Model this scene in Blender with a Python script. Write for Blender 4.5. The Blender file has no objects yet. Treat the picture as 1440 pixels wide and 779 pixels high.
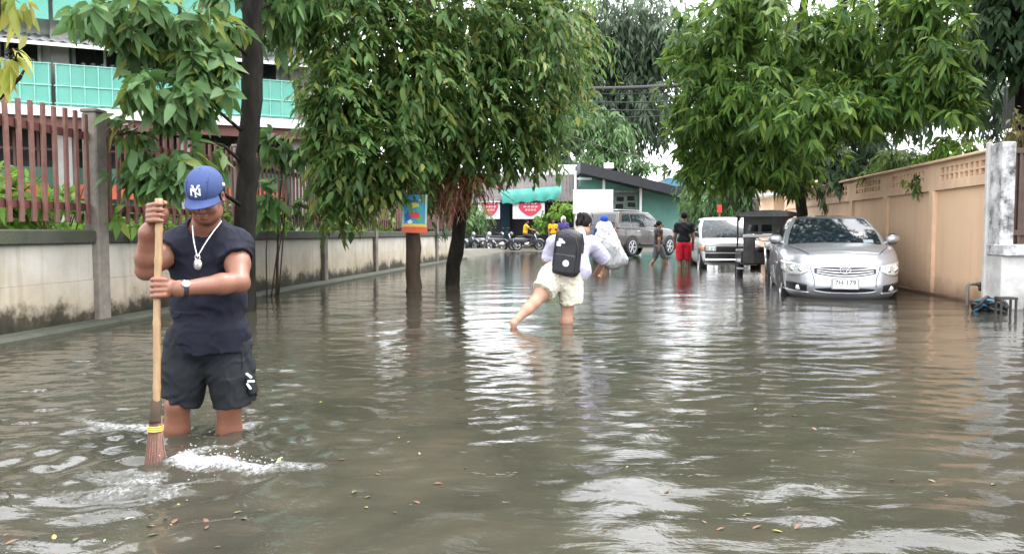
import bpy, math, random
import numpy as np
from mathutils import Vector, Matrix

random.seed(7)
RNG = np.random.default_rng(11)
SC = bpy.context.scene
COL = SC.collection
PI = math.pi
R = math.radians

# ------------------------------------------------------------------ camera (metres; z = 0 is the flood water level)
FPX = 1109.0
PITCH = math.atan(62.5 / FPX)
YAW = math.atan(130.0 / FPX)           # the camera looks to the left of the street's direction (+Y)
CAMZ = 1.0
FWD = Vector((-math.sin(YAW), math.cos(YAW), 0))
RGT = Vector((math.cos(YAW), math.sin(YAW), 0))
UP = Vector((0, 0, 1))
CAM = Vector((0, 0, CAMZ))
CP, SP = math.cos(PITCH), math.sin(PITCH)


def P(px, py, D):
    """World point seen at photo pixel (px, py) at horizontal distance D in front of the camera."""
    u, v = (px - 720) / FPX, (389.5 - py) / FPX
    f, z = CP + v * SP, v * CP - SP
    s = D / f
    return CAM + RGT * (u * s) + FWD * D + UP * (z * s)


def G(px, py, z=0.0):
    """World point where the ray through a photo pixel meets height z."""
    a = P(px, py, 1.0) - CAM
    return CAM + a * ((z - CAMZ) / a.z)


def mpp(D):
    return D / FPX


cam_d = bpy.data.cameras.new('camera')
cam = bpy.data.objects.new('camera', cam_d)
COL.objects.link(cam)
cam_d.sensor_width = 36
cam_d.lens = 36 * FPX / 1440
cam_d.clip_end = 2000
cam_d.clip_start = 0.05
cam.location = CAM
cam.rotation_euler = (PI / 2 - PITCH, 0, YAW)
SC.camera = cam


# ------------------------------------------------------------------ objects
WL = {}


def thing(name, label, cat, loc=(0, 0, 0), rz=0.0, group=None, kind=None):
    o = bpy.data.objects.new(name, None)
    COL.objects.link(o)
    o.empty_display_size = 0.2
    o.location = loc
    o.rotation_euler = (0, 0, rz)
    tag(o, label, cat, group, kind)
    WL[o.name] = Vector(loc)
    return o


def tag(o, label=None, cat=None, group=None, kind=None):
    if label: o['label'] = label
    if cat: o['category'] = cat
    if group: o['group'] = group
    if kind: o['kind'] = kind
    return o


def kids(o):
    return [c for c in bpy.data.objects if c.parent == o]


def dup(o, parent=None, depth=0):
    c = o.copy()
    COL.objects.link(c)
    if parent is not None:
        c.parent = parent
    for ch in kids(o):
        dup(ch, c, depth + 1)
    return c


def np_obj(name, V, F, mat, parent=None, smooth=False, loc=None, FM=None, mats=None):
    """V (n,3) array, F list/array of faces; V in the parent's local space."""
    me = bpy.data.meshes.new(name)
    V = np.asarray(V, dtype=np.float32)
    if isinstance(F, np.ndarray):
        n, k = F.shape
        me.vertices.add(len(V)); me.vertices.foreach_set('co', V.ravel())
        me.loops.add(n * k); me.loops.foreach_set('vertex_index', F.astype(np.int32).ravel())
        me.polygons.add(n)
        me.polygons.foreach_set('loop_start', np.arange(0, n * k, k, dtype=np.int32))
        me.polygons.foreach_set('loop_total', np.full(n, k, dtype=np.int32))
        me.update(calc_edges=True)
    else:
        me.from_pydata(V.tolist(), [], F)
    if mats:
        for m in mats: me.materials.append(m)
        me.polygons.foreach_set('material_index', np.asarray(FM, dtype=np.int32))
    else:
        me.materials.append(mat)
    if smooth:
        me.polygons.foreach_set('use_smooth', np.ones(len(me.polygons), dtype=bool))
    me.update()
    o = bpy.data.objects.new(name, me)
    COL.objects.link(o)
    if parent is not None:
        o.parent = parent
        WL[o.name] = WL.get(parent.name, Vector())
    if loc is not None:
        o.location = loc
    return o


class MB:
    """Collects simple shapes; build() links them as one mesh object."""

    def __init__(s):
        s.v, s.f = [], []

    def add(s, vs, fs):
        n = len(s.v)
        s.v.extend([tuple(v) for v in vs])
        s.f.extend([tuple(i + n for i in f) for f in fs])
        return s

    def box(s, c, d, rz=0.0, M=None, bev=0.0):
        c = Vector(c); hx, hy, hz = d[0] / 2, d[1] / 2, d[2] / 2
        M = M or Matrix.Rotation(rz, 3, 'Z')
        if bev <= 0:
            pts = [Vector((x, y, z)) for z in (-hz, hz) for (x, y) in ((-hx, -hy), (hx, -hy), (hx, hy), (-hx, hy))]
            fs = [(3, 2, 1, 0), (4, 5, 6, 7), (0, 1, 5, 4), (1, 2, 6, 5), (2, 3, 7, 6), (3, 0, 4, 7)]
        else:
            b = min(bev, hx * .9, hy * .9, hz * .9)
            pts, fs = [], []
            rings = [(-hz, b), (-hz + b, 0), (hz - b, 0), (hz, b)]
            for z, i in rings:
                x, y = hx - i, hy - i
                e = b if i == 0 else b * .5
                pts += [Vector(q + (z,)) for q in ((-x + e, -y), (x - e, -y), (x, -y + e), (x, y - e), (x - e, y), (-x + e, y), (-x, y - e), (-x, -y + e))]
            for k in range(3):
                for i in range(8):
                    j = (i + 1) % 8
                    fs.append((k * 8 + i, k * 8 + j, k * 8 + 8 + j, k * 8 + 8 + i))
            fs.append(tuple(range(7, -1, -1))); fs.append(tuple(range(24, 32)))
        s.add([c + M @ p for p in pts], fs)
        return s

    def ring(s, p0, p1, r0, r1=None, n=10, cap=True):
        return s.tube([p0, p1], [r0, r0 if r1 is None else r1], n, cap)

    def tube(s, pts, rad, n=8, cap=True, flat=None):
        pts = [Vector(p) for p in pts]
        if not hasattr(rad, '__len__'): rad = [rad] * len(pts)
        base = len(s.v)
        prev = None
        for i, p in enumerate(pts):
            t = (pts[min(i + 1, len(pts) - 1)] - pts[max(i - 1, 0)]).normalized()
            if prev is None:
                a = Vector((0, 0, 1)) if abs(t.z) < .9 else Vector((1, 0, 0))
                u = t.cross(a).normalized()
            else:
                u = (prev - t * prev.dot(t)).normalized()
            prev = u
            w = t.cross(u)
            for k in range(n):
                a = 2 * PI * k / n
                s.v.append(tuple(p + (u * math.cos(a) + w * math.sin(a)) * rad[i]))
        for i in range(len(pts) - 1):
            for k in range(n):
                a, b = base + i * n + k, base + i * n + (k + 1) % n
                s.f.append((a, b, b + n, a + n))
        if cap:
            s.f.append(tuple(base + k for k in range(n - 1, -1, -1)))
            s.f.append(tuple(base + (len(pts) - 1) * n + k for k in range(n)))
        return s

    def prism(s, poly, d):
        """poly: list of 3-D points (one planar outline), extruded by vector d."""
        n = len(poly); d = Vector(d)
        a = [Vector(p) for p in poly]
        vs = a + [p + d for p in a]
        fs = [tuple(range(n - 1, -1, -1)), tuple(range(n, 2 * n))] + [(i, (i + 1) % n, n + (i + 1) % n, n + i) for i in range(n)]
        return s.add(vs, fs)

    def grid(s, rows, closed=False):
        nr, nc = len(rows), len(rows[0])
        vs = [p for r in rows for p in r]
        fs = []
        for i in range(nr - 1):
            for j in range(nc if closed else nc - 1):
                k = (j + 1) % nc
                fs.append((i * nc + j, i * nc + k, (i + 1) * nc + k, (i + 1) * nc + j))
        return s.add(vs, fs)

    def lathe(s, c, prof, axis='Z', n=24, M=None):
        c = Vector(c); base = len(s.v)
        for r, h in prof:
            for k in range(n):
                a = 2 * PI * k / n
                p = Vector((r * math.cos(a), r * math.sin(a), h))
                if axis == 'X': p = Vector((p.z, p.x, p.y))
                elif axis == 'Y': p = Vector((p.x, p.z, p.y))
                if M: p = M @ p
                s.v.append(tuple(c + p))
        for i in range(len(prof) - 1):
            for k in range(n):
                a, b = base + i * n + k, base + i * n + (k + 1) % n
                s.f.append((a, b, b + n, a + n))
        return s

    def ball(s, c, r, n=10, m=6):
        if not hasattr(r, '__len__'): r = (r, r, r)
        prof = [(math.sin(PI * i / m), -math.cos(PI * i / m)) for i in range(m + 1)]
        c = Vector(c)
        base = len(s.v)
        for q, h in prof:
            for k in range(n):
                a = 2 * PI * k / n
                s.v.append((c.x + r[0] * q * math.cos(a), c.y + r[1] * q * math.sin(a), c.z + r[2] * h))
        for i in range(m):
            for k in range(n):
                a, b = base + i * n + k, base + i * n + (k + 1) % n
                s.f.append((a, b, b + n, a + n))
        return s

    def build(s, name, mat, parent=None, smooth=False, world=True):
        V = np.array(s.v, dtype=np.float64).reshape(-1, 3)
        if parent is not None and world:
            V = V - np.array(WL.get(parent.name, Vector()))
        return np_obj(name, V, s.f, mat, parent, smooth)


def text_mesh(txt, size, M, depth=0.004):
    """Lettering as verts/faces, centred, laid in the XY plane of matrix M (4x4)."""
    cu = bpy.data.curves.new('lettering', 'FONT')
    cu.body = txt; cu.size = size; cu.align_x = 'CENTER'; cu.align_y = 'CENTER'; cu.extrude = depth
    ob = bpy.data.objects.new('lettering', cu)
    COL.objects.link(ob)
    dg = bpy.context.evaluated_depsgraph_get()
    me = bpy.data.meshes.new_from_object(ob.evaluated_get(dg))
    vs = [M @ v.co for v in me.vertices]
    fs = [tuple(p.vertices) for p in me.polygons]
    bpy.data.objects.remove(ob); bpy.data.curves.remove(cu); bpy.data.meshes.remove(me)
    return vs, fs


# ------------------------------------------------------------------ materials
def new_mat(name):
    m = bpy.data.materials.new(name)
    m.use_nodes = True
    nt = m.node_tree
    for n in list(nt.nodes): nt.nodes.remove(n)
    out = nt.nodes.new('ShaderNodeOutputMaterial')
    return m, nt, out


def nd(nt, t, **kw):
    n = nt.nodes.new(t)
    for k, v in kw.items():
        if k.startswith('i_'):
            n.inputs[k[2:].replace('_', ' ')].default_value = v
        else:
            setattr(n, k, v)
    return n


def ramp(nt, src, stops, interp='LINEAR'):
    r = nt.nodes.new('ShaderNodeValToRGB')
    r.color_ramp.interpolation = interp
    e = r.color_ramp.elements
    e[0].position, e[0].color = stops[0][0], (*stops[0][1], 1) if len(stops[0][1]) == 3 else stops[0][1]
    e[1].position, e[1].color = stops[-1][0], (*stops[-1][1], 1)
    for p, c in stops[1:-1]:
        q = e.new(p); q.color = (*c, 1)
    nt.links.new(src, r.inputs[0])
    return r


def C3(c, k=1.0):
    return tuple(min(1, x * k) for x in c)


def basic(name, col, rough=0.6, metal=0.0, var=0.25, scale=4.0, bump=0.0, bscale=40.0, dirt=None, dirt_amt=0.4, dscale=1.5,
          coat=0.0, spec=0.5, stretch=(1, 1, 1), trans=0.0, alpha=1.0):
    """A surface with two scales of tone variation, optional dirt patches and a fine bump."""
    m, nt, out = new_mat(name)
    L = nt.links.new
    tc = nd(nt, 'ShaderNodeTexCoord')
    mp = nd(nt, 'ShaderNodeMapping'); mp.inputs['Scale'].default_value = stretch
    L(tc.outputs['Object'], mp.inputs['Vector'])
    nz = nd(nt, 'ShaderNodeTexNoise', i_Scale=scale, i_Detail=8.0, i_Roughness=0.65)
    L(mp.outputs[0], nz.inputs['Vector'])
    rp = ramp(nt, nz.outputs['Fac'], [(0.28, C3(col, 1 - var)), (0.5, col), (0.75, C3(col, 1 + var))])
    c = rp.outputs[0]
    bs = nd(nt, 'ShaderNodeBsdfPrincipled')
    if dirt:
        n2 = nd(nt, 'ShaderNodeTexNoise', i_Scale=dscale, i_Detail=10.0, i_Roughness=0.72)
        L(mp.outputs[0], n2.inputs['Vector'])
        r2 = ramp(nt, n2.outputs['Fac'], [(0.5 - 0.12, (0, 0, 0)), (0.5 + 0.15, (dirt_amt,) * 3)])
        mx = nd(nt, 'ShaderNodeMix', data_type='RGBA')
        L(r2.outputs[0], mx.inputs['Factor']); L(c, mx.inputs[6]); mx.inputs[7].default_value = (*dirt, 1)
        c = mx.outputs[2]
    L(c, bs.inputs['Base Color'])
    bs.inputs['Roughness'].default_value = rough
    bs.inputs['Metallic'].default_value = metal
    bs.inputs['Specular IOR Level'].default_value = spec
    bs.inputs['Coat Weight'].default_value = coat
    bs.inputs['Coat Roughness'].default_value = 0.06
    if trans: bs.inputs['Transmission Weight'].default_value = trans
    if bump:
        n3 = nd(nt, 'ShaderNodeTexNoise', i_Scale=bscale, i_Detail=6.0)
        L(mp.outputs[0], n3.inputs['Vector'])
        b = nd(nt, 'ShaderNodeBump', i_Strength=bump, i_Distance=0.01)
        L(n3.outputs['Fac'], b.inputs['Height']); L(b.outputs[0], bs.inputs['Normal'])
    L(bs.outputs[0], out.inputs[0])
    return m


def leaf_mat(name, cols, trans=0.35, rough=0.48, spec=0.22, tcol=1.5):
    """Leaf colour varies from leaf to leaf (random per island) and in big soft patches along the twig."""
    m, nt, out = new_mat(name)
    L = nt.links.new
    geo = nd(nt, 'ShaderNodeNewGeometry')
    rp = ramp(nt, geo.outputs['Random Per Island'], [(i / (len(cols) - 1), c) for i, c in enumerate(cols)])
    tc = nd(nt, 'ShaderNodeTexCoord')
    nz = nd(nt, 'ShaderNodeTexNoise', i_Scale=1.1, i_Detail=3.0)
    L(tc.outputs['Object'], nz.inputs['Vector'])
    hs = nd(nt, 'ShaderNodeHueSaturation')
    mr = nd(nt, 'ShaderNodeMapRange'); mr.inputs[1].default_value = .3; mr.inputs[2].default_value = .7
    mr.inputs[3].default_value = .7; mr.inputs[4].default_value = 1.3
    L(nz.outputs['Fac'], mr.inputs[0]); L(mr.outputs[0], hs.inputs['Value']); L(rp.outputs[0], hs.inputs['Color'])
    bs = nd(nt, 'ShaderNodeBsdfPrincipled')
    L(hs.outputs[0], bs.inputs['Base Color'])
    bs.inputs['Roughness'].default_value = rough
    bs.inputs['Specular IOR Level'].default_value = spec
    tr = nd(nt, 'ShaderNodeBsdfTranslucent')
    h2 = nd(nt, 'ShaderNodeHueSaturation'); h2.inputs['Value'].default_value = tcol; h2.inputs['Hue'].default_value = 0.485
    L(hs.outputs[0], h2.inputs['Color']); L(h2.outputs[0], tr.inputs['Color'])
    mx = nd(nt, 'ShaderNodeMixShader'); mx.inputs[0].default_value = trans
    L(bs.outputs[0], mx.inputs[1]); L(tr.outputs[0], mx.inputs[2])
    L(mx.outputs[0], out.inputs[0])
    return m


M = {}
M['concrete'] = basic('weathered concrete', (.22, .195, .165), .85, var=.3, scale=5, bump=.3, dirt=(.06, .055, .045), dirt_amt=.75, dscale=2.2)
M['mossy'] = basic('mossy dark concrete', (.055, .055, .045), .85, var=.45, scale=6, bump=.4, dirt=(.035, .05, .02), dirt_amt=.7, dscale=3)
M['fence_paint'] = basic('red brown fence paint', (.135, .052, .040), .7, var=.3, scale=9, dirt=(.19, .12, .095), dirt_amt=.6, dscale=7)
M['fence_dark'] = basic('dark maroon rail paint', (.10, .03, .028), .55, var=.25, scale=9)
M['peach'] = basic('peach wall paint', (.78, .53, .345), .75, var=.06, scale=1.2, bump=.12, bscale=60)
M['peach_trim'] = basic('peach trim paint', (.80, .555, .37), .75, var=.08, scale=1.5, bump=.12, bscale=60, dirt=(.3, .2, .13), dirt_amt=.3, dscale=1.8)
M['white_paint'] = basic('white paint', (.82, .82, .81), .5, var=.06, scale=2, dirt=(.5, .48, .44), dirt_amt=.35, dscale=1.5)
M['dark_glass'] = basic('dark window glass', (.012, .016, .018), .06, var=.2, spec=.8)
M['black_rubber'] = basic('tyre rubber', (.018, .018, .018), .75, var=.3, scale=20)
M['black_plastic'] = basic('black plastic', (.02, .02, .022), .45, var=.2, scale=12)
M['chrome'] = basic('chrome', (.72, .72, .73), .14, 1.0, var=.05)
M['alloy'] = basic('alloy wheel', (.5, .5, .52), .32, .9, var=.1)
M['steel_dark'] = basic('dark steel', (.07, .065, .06), .5, .5, var=.3, scale=8)
M['bark'] = basic('wet dark bark', (.011, .009, .0075), .9, spec=.12, var=.5, scale=7, bump=1.0, bscale=18, stretch=(1, 1, .3), dirt=(.05, .052, .04), dirt_amt=.35, dscale=6)
M['bark_pale'] = basic('brown bark', (.070, .048, .034), .9, spec=.15, var=.45, scale=7, bump=1.0, bscale=16, stretch=(1, 1, .3), dirt=(.03, .03, .02), dirt_amt=.7, dscale=5)
M['skin'] = basic('tanned skin', (.20, .090, .055), .40, var=.16, scale=11, bump=.14, bscale=160, spec=.45, dirt=(.235, .092, .060), dirt_amt=.55, dscale=5)
M['skin_light'] = basic('light skin', (.44, .25, .17), .5, var=.06, scale=9, spec=.35)
M['skin_dark'] = basic('dark skin', (.22, .10, .06), .5, var=.1, scale=9)
M['hair'] = basic('black hair', (.010, .008, .0075), .75, spec=.15, var=.4, scale=40, stretch=(1, 1, .2), bump=.4, bscale=90)


def leaves_palette(*c):
    return list(c)


M['leaf_big'] = leaf_mat('broad leaf', [(.05, .115, .03), (.07, .15, .04), (.085, .17, .06), (.12, .21, .085), (.06, .12, .035), (.20, .24, .05)], .3)
M['leaf_mid'] = leaf_mat('hanging leaf', [(.035, .085, .022), (.055, .12, .03), (.085, .165, .042), (.13, .21, .055), (.048, .10, .03), (.21, .23, .05), (.07, .14, .04), (.10, .19, .06)], .42)
M['leaf_bright'] = leaf_mat('bright lance leaf', [(.032, .080, .024), (.055, .125, .028), (.085, .17, .032), (.14, .23, .042), (.05, .11, .03), (.19, .27, .05), (.09, .18, .035)], .42)
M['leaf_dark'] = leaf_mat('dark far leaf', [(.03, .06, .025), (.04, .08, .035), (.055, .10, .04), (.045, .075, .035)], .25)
M['leaf_far'] = leaf_mat('far feathery leaf', [(.06, .12, .04), (.08, .16, .05), (.10, .18, .06), (.07, .12, .05)], .3)
M['leaf_haze'] = leaf_mat('haze tinted leaf', [(.055, .085, .05), (.07, .105, .06), (.09, .13, .075), (.06, .09, .055)], .3)  # distance haze is put into the leaf colour by paling it
M['leaf_hedge'] = leaf_mat('hedge leaf', [(.09, .20, .03), (.13, .27, .04), (.17, .32, .05), (.08, .16, .03), (.24, .30, .06)], .4)
M['leaf_dry'] = leaf_mat('dry frond', [(.16, .065, .035), (.22, .09, .05), (.13, .06, .035), (.27, .14, .08)], .2)
def tide(m, col=(.20, .12, .07), z0=.02, z1=.32, amt=.75):
    """damp brown tide mark climbing unevenly from the water line, and a few rain streaks, on an existing material"""
    nt = m.node_tree; L = nt.links.new
    bs = next(n for n in nt.nodes if n.type == 'BSDF_PRINCIPLED')
    src = bs.inputs['Base Color'].links[0].from_socket
    geo = nd(nt, 'ShaderNodeNewGeometry'); sx = nd(nt, 'ShaderNodeSeparateXYZ'); L(geo.outputs['Position'], sx.inputs[0])
    n1 = nd(nt, 'ShaderNodeTexNoise', i_Scale=2.2, i_Detail=9.0, i_Roughness=.7); L(geo.outputs['Position'], n1.inputs['Vector'])
    ma = nd(nt, 'ShaderNodeMath', operation='MULTIPLY_ADD'); L(n1.outputs['Fac'], ma.inputs[0]); ma.inputs[1].default_value = -.5; L(sx.outputs[2], ma.inputs[2])
    mr = nd(nt, 'ShaderNodeMapRange'); mr.inputs[1].default_value = z0 - .25; mr.inputs[2].default_value = z1 - .25; mr.inputs[3].default_value = amt; mr.inputs[4].default_value = 0
    L(ma.outputs[0], mr.inputs[0])
    mx = nd(nt, 'ShaderNodeMix', data_type='RGBA'); L(mr.outputs[0], mx.inputs['Factor']); L(src, mx.inputs[6]); mx.inputs[7].default_value = (*col, 1)
    mp = nd(nt, 'ShaderNodeMapping'); mp.inputs['Scale'].default_value = (3, 3, .22); L(geo.outputs['Position'], mp.inputs['Vector'])
    n2 = nd(nt, 'ShaderNodeTexNoise', i_Scale=2.0, i_Detail=7.0); L(mp.outputs[0], n2.inputs['Vector'])
    rp = ramp(nt, n2.outputs['Fac'], [(.32, (.70, .64, .58)), (.50, (1, 1, 1))])
    m2 = nd(nt, 'ShaderNodeMix', data_type='RGBA', blend_type='MULTIPLY'); m2.inputs['Factor'].default_value = .22; L(mx.outputs[2], m2.inputs[6]); L(rp.outputs[0], m2.inputs[7])
    L(m2.outputs[2], bs.inputs['Base Color'])


tide(M['peach']); tide(M['peach_trim'])
# ------------------------------------------------------------------ light: overcast noon
SUN_EL, SUN_AZ = R(66), R(60)         # azimuth the light comes from, clockwise from +Y
w = bpy.data.worlds.new('World')
SC.world = w
w.use_nodes = True
nt = w.node_tree
for n in list(nt.nodes): nt.nodes.remove(n)
sky = nt.nodes.new('ShaderNodeTexSky')
sky.sky_type = 'NISHITA'; sky.sun_disc = False
sky.sun_elevation = SUN_EL; sky.sun_rotation = SUN_AZ
sky.air_density = 1.0; sky.dust_density = 6.0; sky.ozone_density = 1.0
hs = nt.nodes.new('ShaderNodeHueSaturation'); hs.inputs['Saturation'].default_value = 0.22
bg = nt.nodes.new('ShaderNodeBackground'); bg.inputs['Strength'].default_value = 0.15
wo = nt.nodes.new('ShaderNodeOutputWorld')
nt.links.new(sky.outputs[0], hs.inputs['Color']); oc = nt.nodes.new('ShaderNodeMix'); oc.data_type = 'RGBA'      # an even layer of cloud over the sky
oc.inputs['Factor'].default_value = .70; oc.inputs[7].default_value = (7.3, 7.5, 7.9, 1)
nt.links.new(hs.outputs[0], oc.inputs[6]); nt.links.new(oc.outputs[2], bg.inputs['Color']); nt.links.new(bg.outputs[0], wo.inputs[0])
sl = bpy.data.lights.new('sun', 'SUN'); sl.energy = .6; sl.angle = R(30); sl.color = (1, .965, .91)
so = bpy.data.objects.new('sun', sl); COL.objects.link(so)
d = Vector((math.sin(SUN_AZ) * math.cos(SUN_EL), math.cos(SUN_AZ) * math.cos(SUN_EL), math.sin(SUN_EL)))
so.rotation_euler = (-d).to_track_quat('-Z', 'Y').to_euler()
so.location = (0, 0, 40)
vs = SC.view_settings
SC.display_settings.display_device = 'sRGB'
vs.view_transform = 'Standard'; vs.look = 'None'; vs.gamma = 1; vs.use_curve_mapping = False
vs.exposure = 2.12
SC.cycles.max_bounces = 7; SC.cycles.diffuse_bounces = 3; SC.cycles.glossy_bounces = 3
SC.cycles.transmission_bounces = 3; SC.cycles.transparent_max_bounces = 4
SC.cycles.use_denoising = True
SC.cycles.caustics_reflective = False; SC.cycles.caustics_refractive = False

# ------------------------------------------------------------------ ground: one sheet, sunk under the flood
m_ground = basic('wet street earth', (.10, .088, .07), .55, var=.3, scale=.8, bump=.3, dirt=(.05, .055, .03), dirt_amt=.6, dscale=.35)
xs = [-400, -120, -40, -15, -8, -6.2, -5.75, -5.3, -3, 0, 3, 5.2, 5.6, 6.4, 9, 16, 40, 120, 400]
ys = [-400, -60, -12, 0, 10, 20, 24, 28, 31, 34, 38, 41, 43, 44.5, 46, 48, 56, 80, 150, 400, 900]


def ground_z(x, y):
    base = -.35
    if x < -5.7 or x > 5.55: base = .30
    if base > 0: return base if y < 30 else .14 + (base - .14) * max(0, 1 - (y - 30) / 12)
    pr = [(-500, -.35), (24, -.35), (31, -.07), (41, -.03), (44.5, .08), (48, .14), (1000, .14)]
    for (a, za), (b, zb) in zip(pr, pr[1:]):
        if a <= y <= b: return za + (zb - za) * (y - a) / (b - a)


gm = MB().grid([[(x, y, ground_z(x, y)) for x in xs] for y in ys])
tag(gm.build('ground', m_ground, smooth=False), kind='structure')

# ------------------------------------------------------------------ flood water
SPL = G(222, 662)                       # where the broom sweeps
LEG1, LEG2 = G(241, 603), G(322, 615)
WOM1, WOM2 = G(795, 456), G(725, 452)


def steps(a, b, d0, g):
    out = [a]; d = d0
    while out[-1] < b:
        out.append(out[-1] + d); d *= g
    return out


wx = np.arange(-5.62, 5.42, .026)
wy = np.array(list(np.arange(-4, 1.4, .12)) + list(np.arange(1.4, 6.0, .022)) + steps(6.0, 44.4, .024, 1.018))
X, Y = np.meshgrid(wx, wy)
dY = np.gradient(wy)[:, None] * np.ones_like(X)
Z = np.zeros_like(X)
rw = np.random.default_rng(5)


def fade(lam):                          # no wave shorter than the sheet's own spacing can hold
    return np.clip((lam / dY - 3) / 4, 0, 1)


for i in range(90):
    lam = 0.075 * (14 ** rw.random() if i % 2 else 5 ** rw.random())
    # long-crested waves, mostly coming up and down the street
    th = rw.normal(PI / 2 + .25, .5)
    k = 2 * PI / lam
    slope = .0155 * (1 if lam < .30 else .5)
    ph = rw.random() * 2 * PI
    Z += slope / k * fade(lam) * np.sin(k * (X * math.cos(th) + Y * math.sin(th)) + ph + .8 * np.sin(X * .9 + i) + .5 * np.sin(Y * .7 + 2 * i))
# slow swell in the open foreground, broad enough to mirror whole pieces of sky
sw = np.exp(-(((X - .75) / 1.1) ** 2 + ((Y - 2.9) / 1.2) ** 2)) + .8 * np.exp(-(((X + 2.1) / .8) ** 2 + ((Y - 2.6) / .8) ** 2))
SW = np.zeros_like(X)
for i in range(9):
    lam = rw.uniform(.38, .85); th = rw.normal(PI / 2 + .15, .30); k = 2 * PI / lam
    SW += .024 / k * np.sin(k * (X * math.cos(th) + Y * math.sin(th)) + rw.random() * 6.28 + 1.1 * np.sin(X * 2.3 + i))
# quieter towards the street's middle in the foreground, rougher by the waders
calm = .50 + .50 * np.clip(np.hypot((X - .2) / 1.9, (Y - 3.4) / 3.2) - .45, 0, 1)
Z *= calm
Z += SW * sw


def rings(c, amp, lam, reach, squash=1.0):
    global Z
    r = np.hypot(X - c.x, (Y - c.y) * squash)
    Z += amp * np.exp(-r / reach) * np.clip(r / .06, 0, 1) * np.sin(2 * PI * r / lam + .6 * np.sin(3 * np.arctan2(Y - c.y, X - c.x))) * fade(lam)


rings(LEG1, .006, .17, .45); rings(LEG2, .007, .19, .5); rings(SPL, .012, .24, .55)
rings(WOM1, .010, .26, .9); rings(WOM2, .010, .22, .8)
rings(G(1090, 425), .004, .35, 1.5)


def vnoise(x, y, s, seed):
    g = np.random.default_rng(seed).random((64, 64))
    x, y = x * s, y * s
    xi, yi = np.floor(x).astype(int), np.floor(y).astype(int)
    fx, fy = x - xi, y - yi
    fx, fy = fx * fx * (3 - 2 * fx), fy * fy * (3 - 2 * fy)
    q = lambda a, b: g[a % 64, b % 64]
    return (q(xi, yi) * (1 - fx) + q(xi + 1, yi) * fx) * (1 - fy) + (q(xi, yi + 1) * (1 - fx) + q(xi + 1, yi + 1) * fx) * fy


def fbm(x, y, s, seed, o=4):
    return sum(vnoise(x, y, s * 2 ** i, seed + i) * .5 ** i for i in range(o)) / (2 - .5 ** (o - 1))


# the bow wave pushed up by the broom, running off to one side, and wakes by the legs
foam = np.zeros_like(X)


def ridge(pts, h, wid, fo, seed):
    global Z, foam
    best = np.full_like(X, 1e9); tt = np.zeros_like(X)
    for i in range(len(pts) - 1):
        a, b = pts[i], pts[i + 1]
        dx, dy = b.x - a.x, b.y - a.y
        t = np.clip(((X - a.x) * dx + (Y - a.y) * dy) / (dx * dx + dy * dy), 0, 1)
        q = np.hypot(X - a.x - t * dx, Y - a.y - t * dy)
        m = q < best
        best = np.where(m, q, best); tt = np.where(m, (i + t) / (len(pts) - 1), tt)
    n = fbm(X, Y, 14, seed)
    env = np.exp(-(best / wid) ** 2) * (1 - .75 * tt)
    Z += h * env * (.25 + 1.3 * n) + .35 * h * env * (fbm(X, Y, 45, seed + 9) - .5) * 2
    foam = np.maximum(foam, fo * env * (.35 + 1.1 * fbm(X, Y, 24, seed + 3)))


ridge([G(262, 652), G(310, 655), G(370, 660), G(445, 655)], .042, .075, 1.15, 21)
ridge([G(205, 676), G(160, 680), G(105, 664)], .022, .08, .6, 22)
ridge([G(262, 640), G(330, 628), G(385, 602)], .016, .05, .6, 23)
ridge([G(232, 603), G(150, 600), G(95, 585)], .014, .06, .75, 24)
ridge([G(330, 605), G(375, 590)], .016, .05, .7, 25)
ridge([G(210, 690), G(120, 700), G(40, 690)], .018, .07, .45, 26)
ridge([G(250, 690), G(190, 715), G(0, 742)], .014, .07, .35, 28)
ridge([G(722, 455), G(760, 458), G(800, 460)], .014, .10, .55, 27)
m_water, nt, out = new_mat('murky flood water')
L = nt.links.new
tc = nd(nt, 'ShaderNodeTexCoord')
n1 = nd(nt, 'ShaderNodeTexNoise', i_Scale=.9, i_Detail=9.0, i_Distortion=1.6); L(tc.outputs['Object'], n1.inputs['Vector'])
silt = ramp(nt, n1.outputs['Fac'], [(.3, (.031, .030, .022)), (.5, (.042, .039, .029)), (.72, (.057, .050, .036))])
at = nd(nt, 'ShaderNodeAttribute', attribute_name='foam')
n2 = nd(nt, 'ShaderNodeTexNoise', i_Scale=55.0, i_Detail=6.0, i_Roughness=.7); L(tc.outputs['Object'], n2.inputs['Vector'])
mu = nd(nt, 'ShaderNodeMath', operation='MULTIPLY'); L(at.outputs['Fac'], mu.inputs[0])
mr = nd(nt, 'ShaderNodeMapRange'); mr.inputs[1].default_value = .32; mr.inputs[2].default_value = .62; mr.inputs[3].default_value = .15; mr.inputs[4].default_value = 1.35
L(n2.outputs['Fac'], mr.inputs[0]); L(mr.outputs[0], mu.inputs[1])
fr = ramp(nt, mu.outputs[0], [(.16, (0, 0, 0)), (.62, (1, 1, 1))])
mx = nd(nt, 'ShaderNodeMix', data_type='RGBA'); L(fr.outputs[0], mx.inputs['Factor']); L(silt.outputs[0], mx.inputs[6]); mx.inputs[7].default_value = (.36, .37, .36, 1)
bs = nd(nt, 'ShaderNodeBsdfPrincipled'); L(mx.outputs[2], bs.inputs['Base Color'])
bs.inputs['IOR'].default_value = 1.38
rr = nd(nt, 'ShaderNodeMapRange'); rr.inputs[3].default_value = .025; rr.inputs[4].default_value = .5; L(fr.outputs[0], rr.inputs[0]); L(rr.outputs[0], bs.inputs['Roughness'])
mp = nd(nt, 'ShaderNodeMapping'); mp.inputs['Scale'].default_value = (1, 1.7, 1); L(tc.outputs['Object'], mp.inputs['Vector'])
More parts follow.
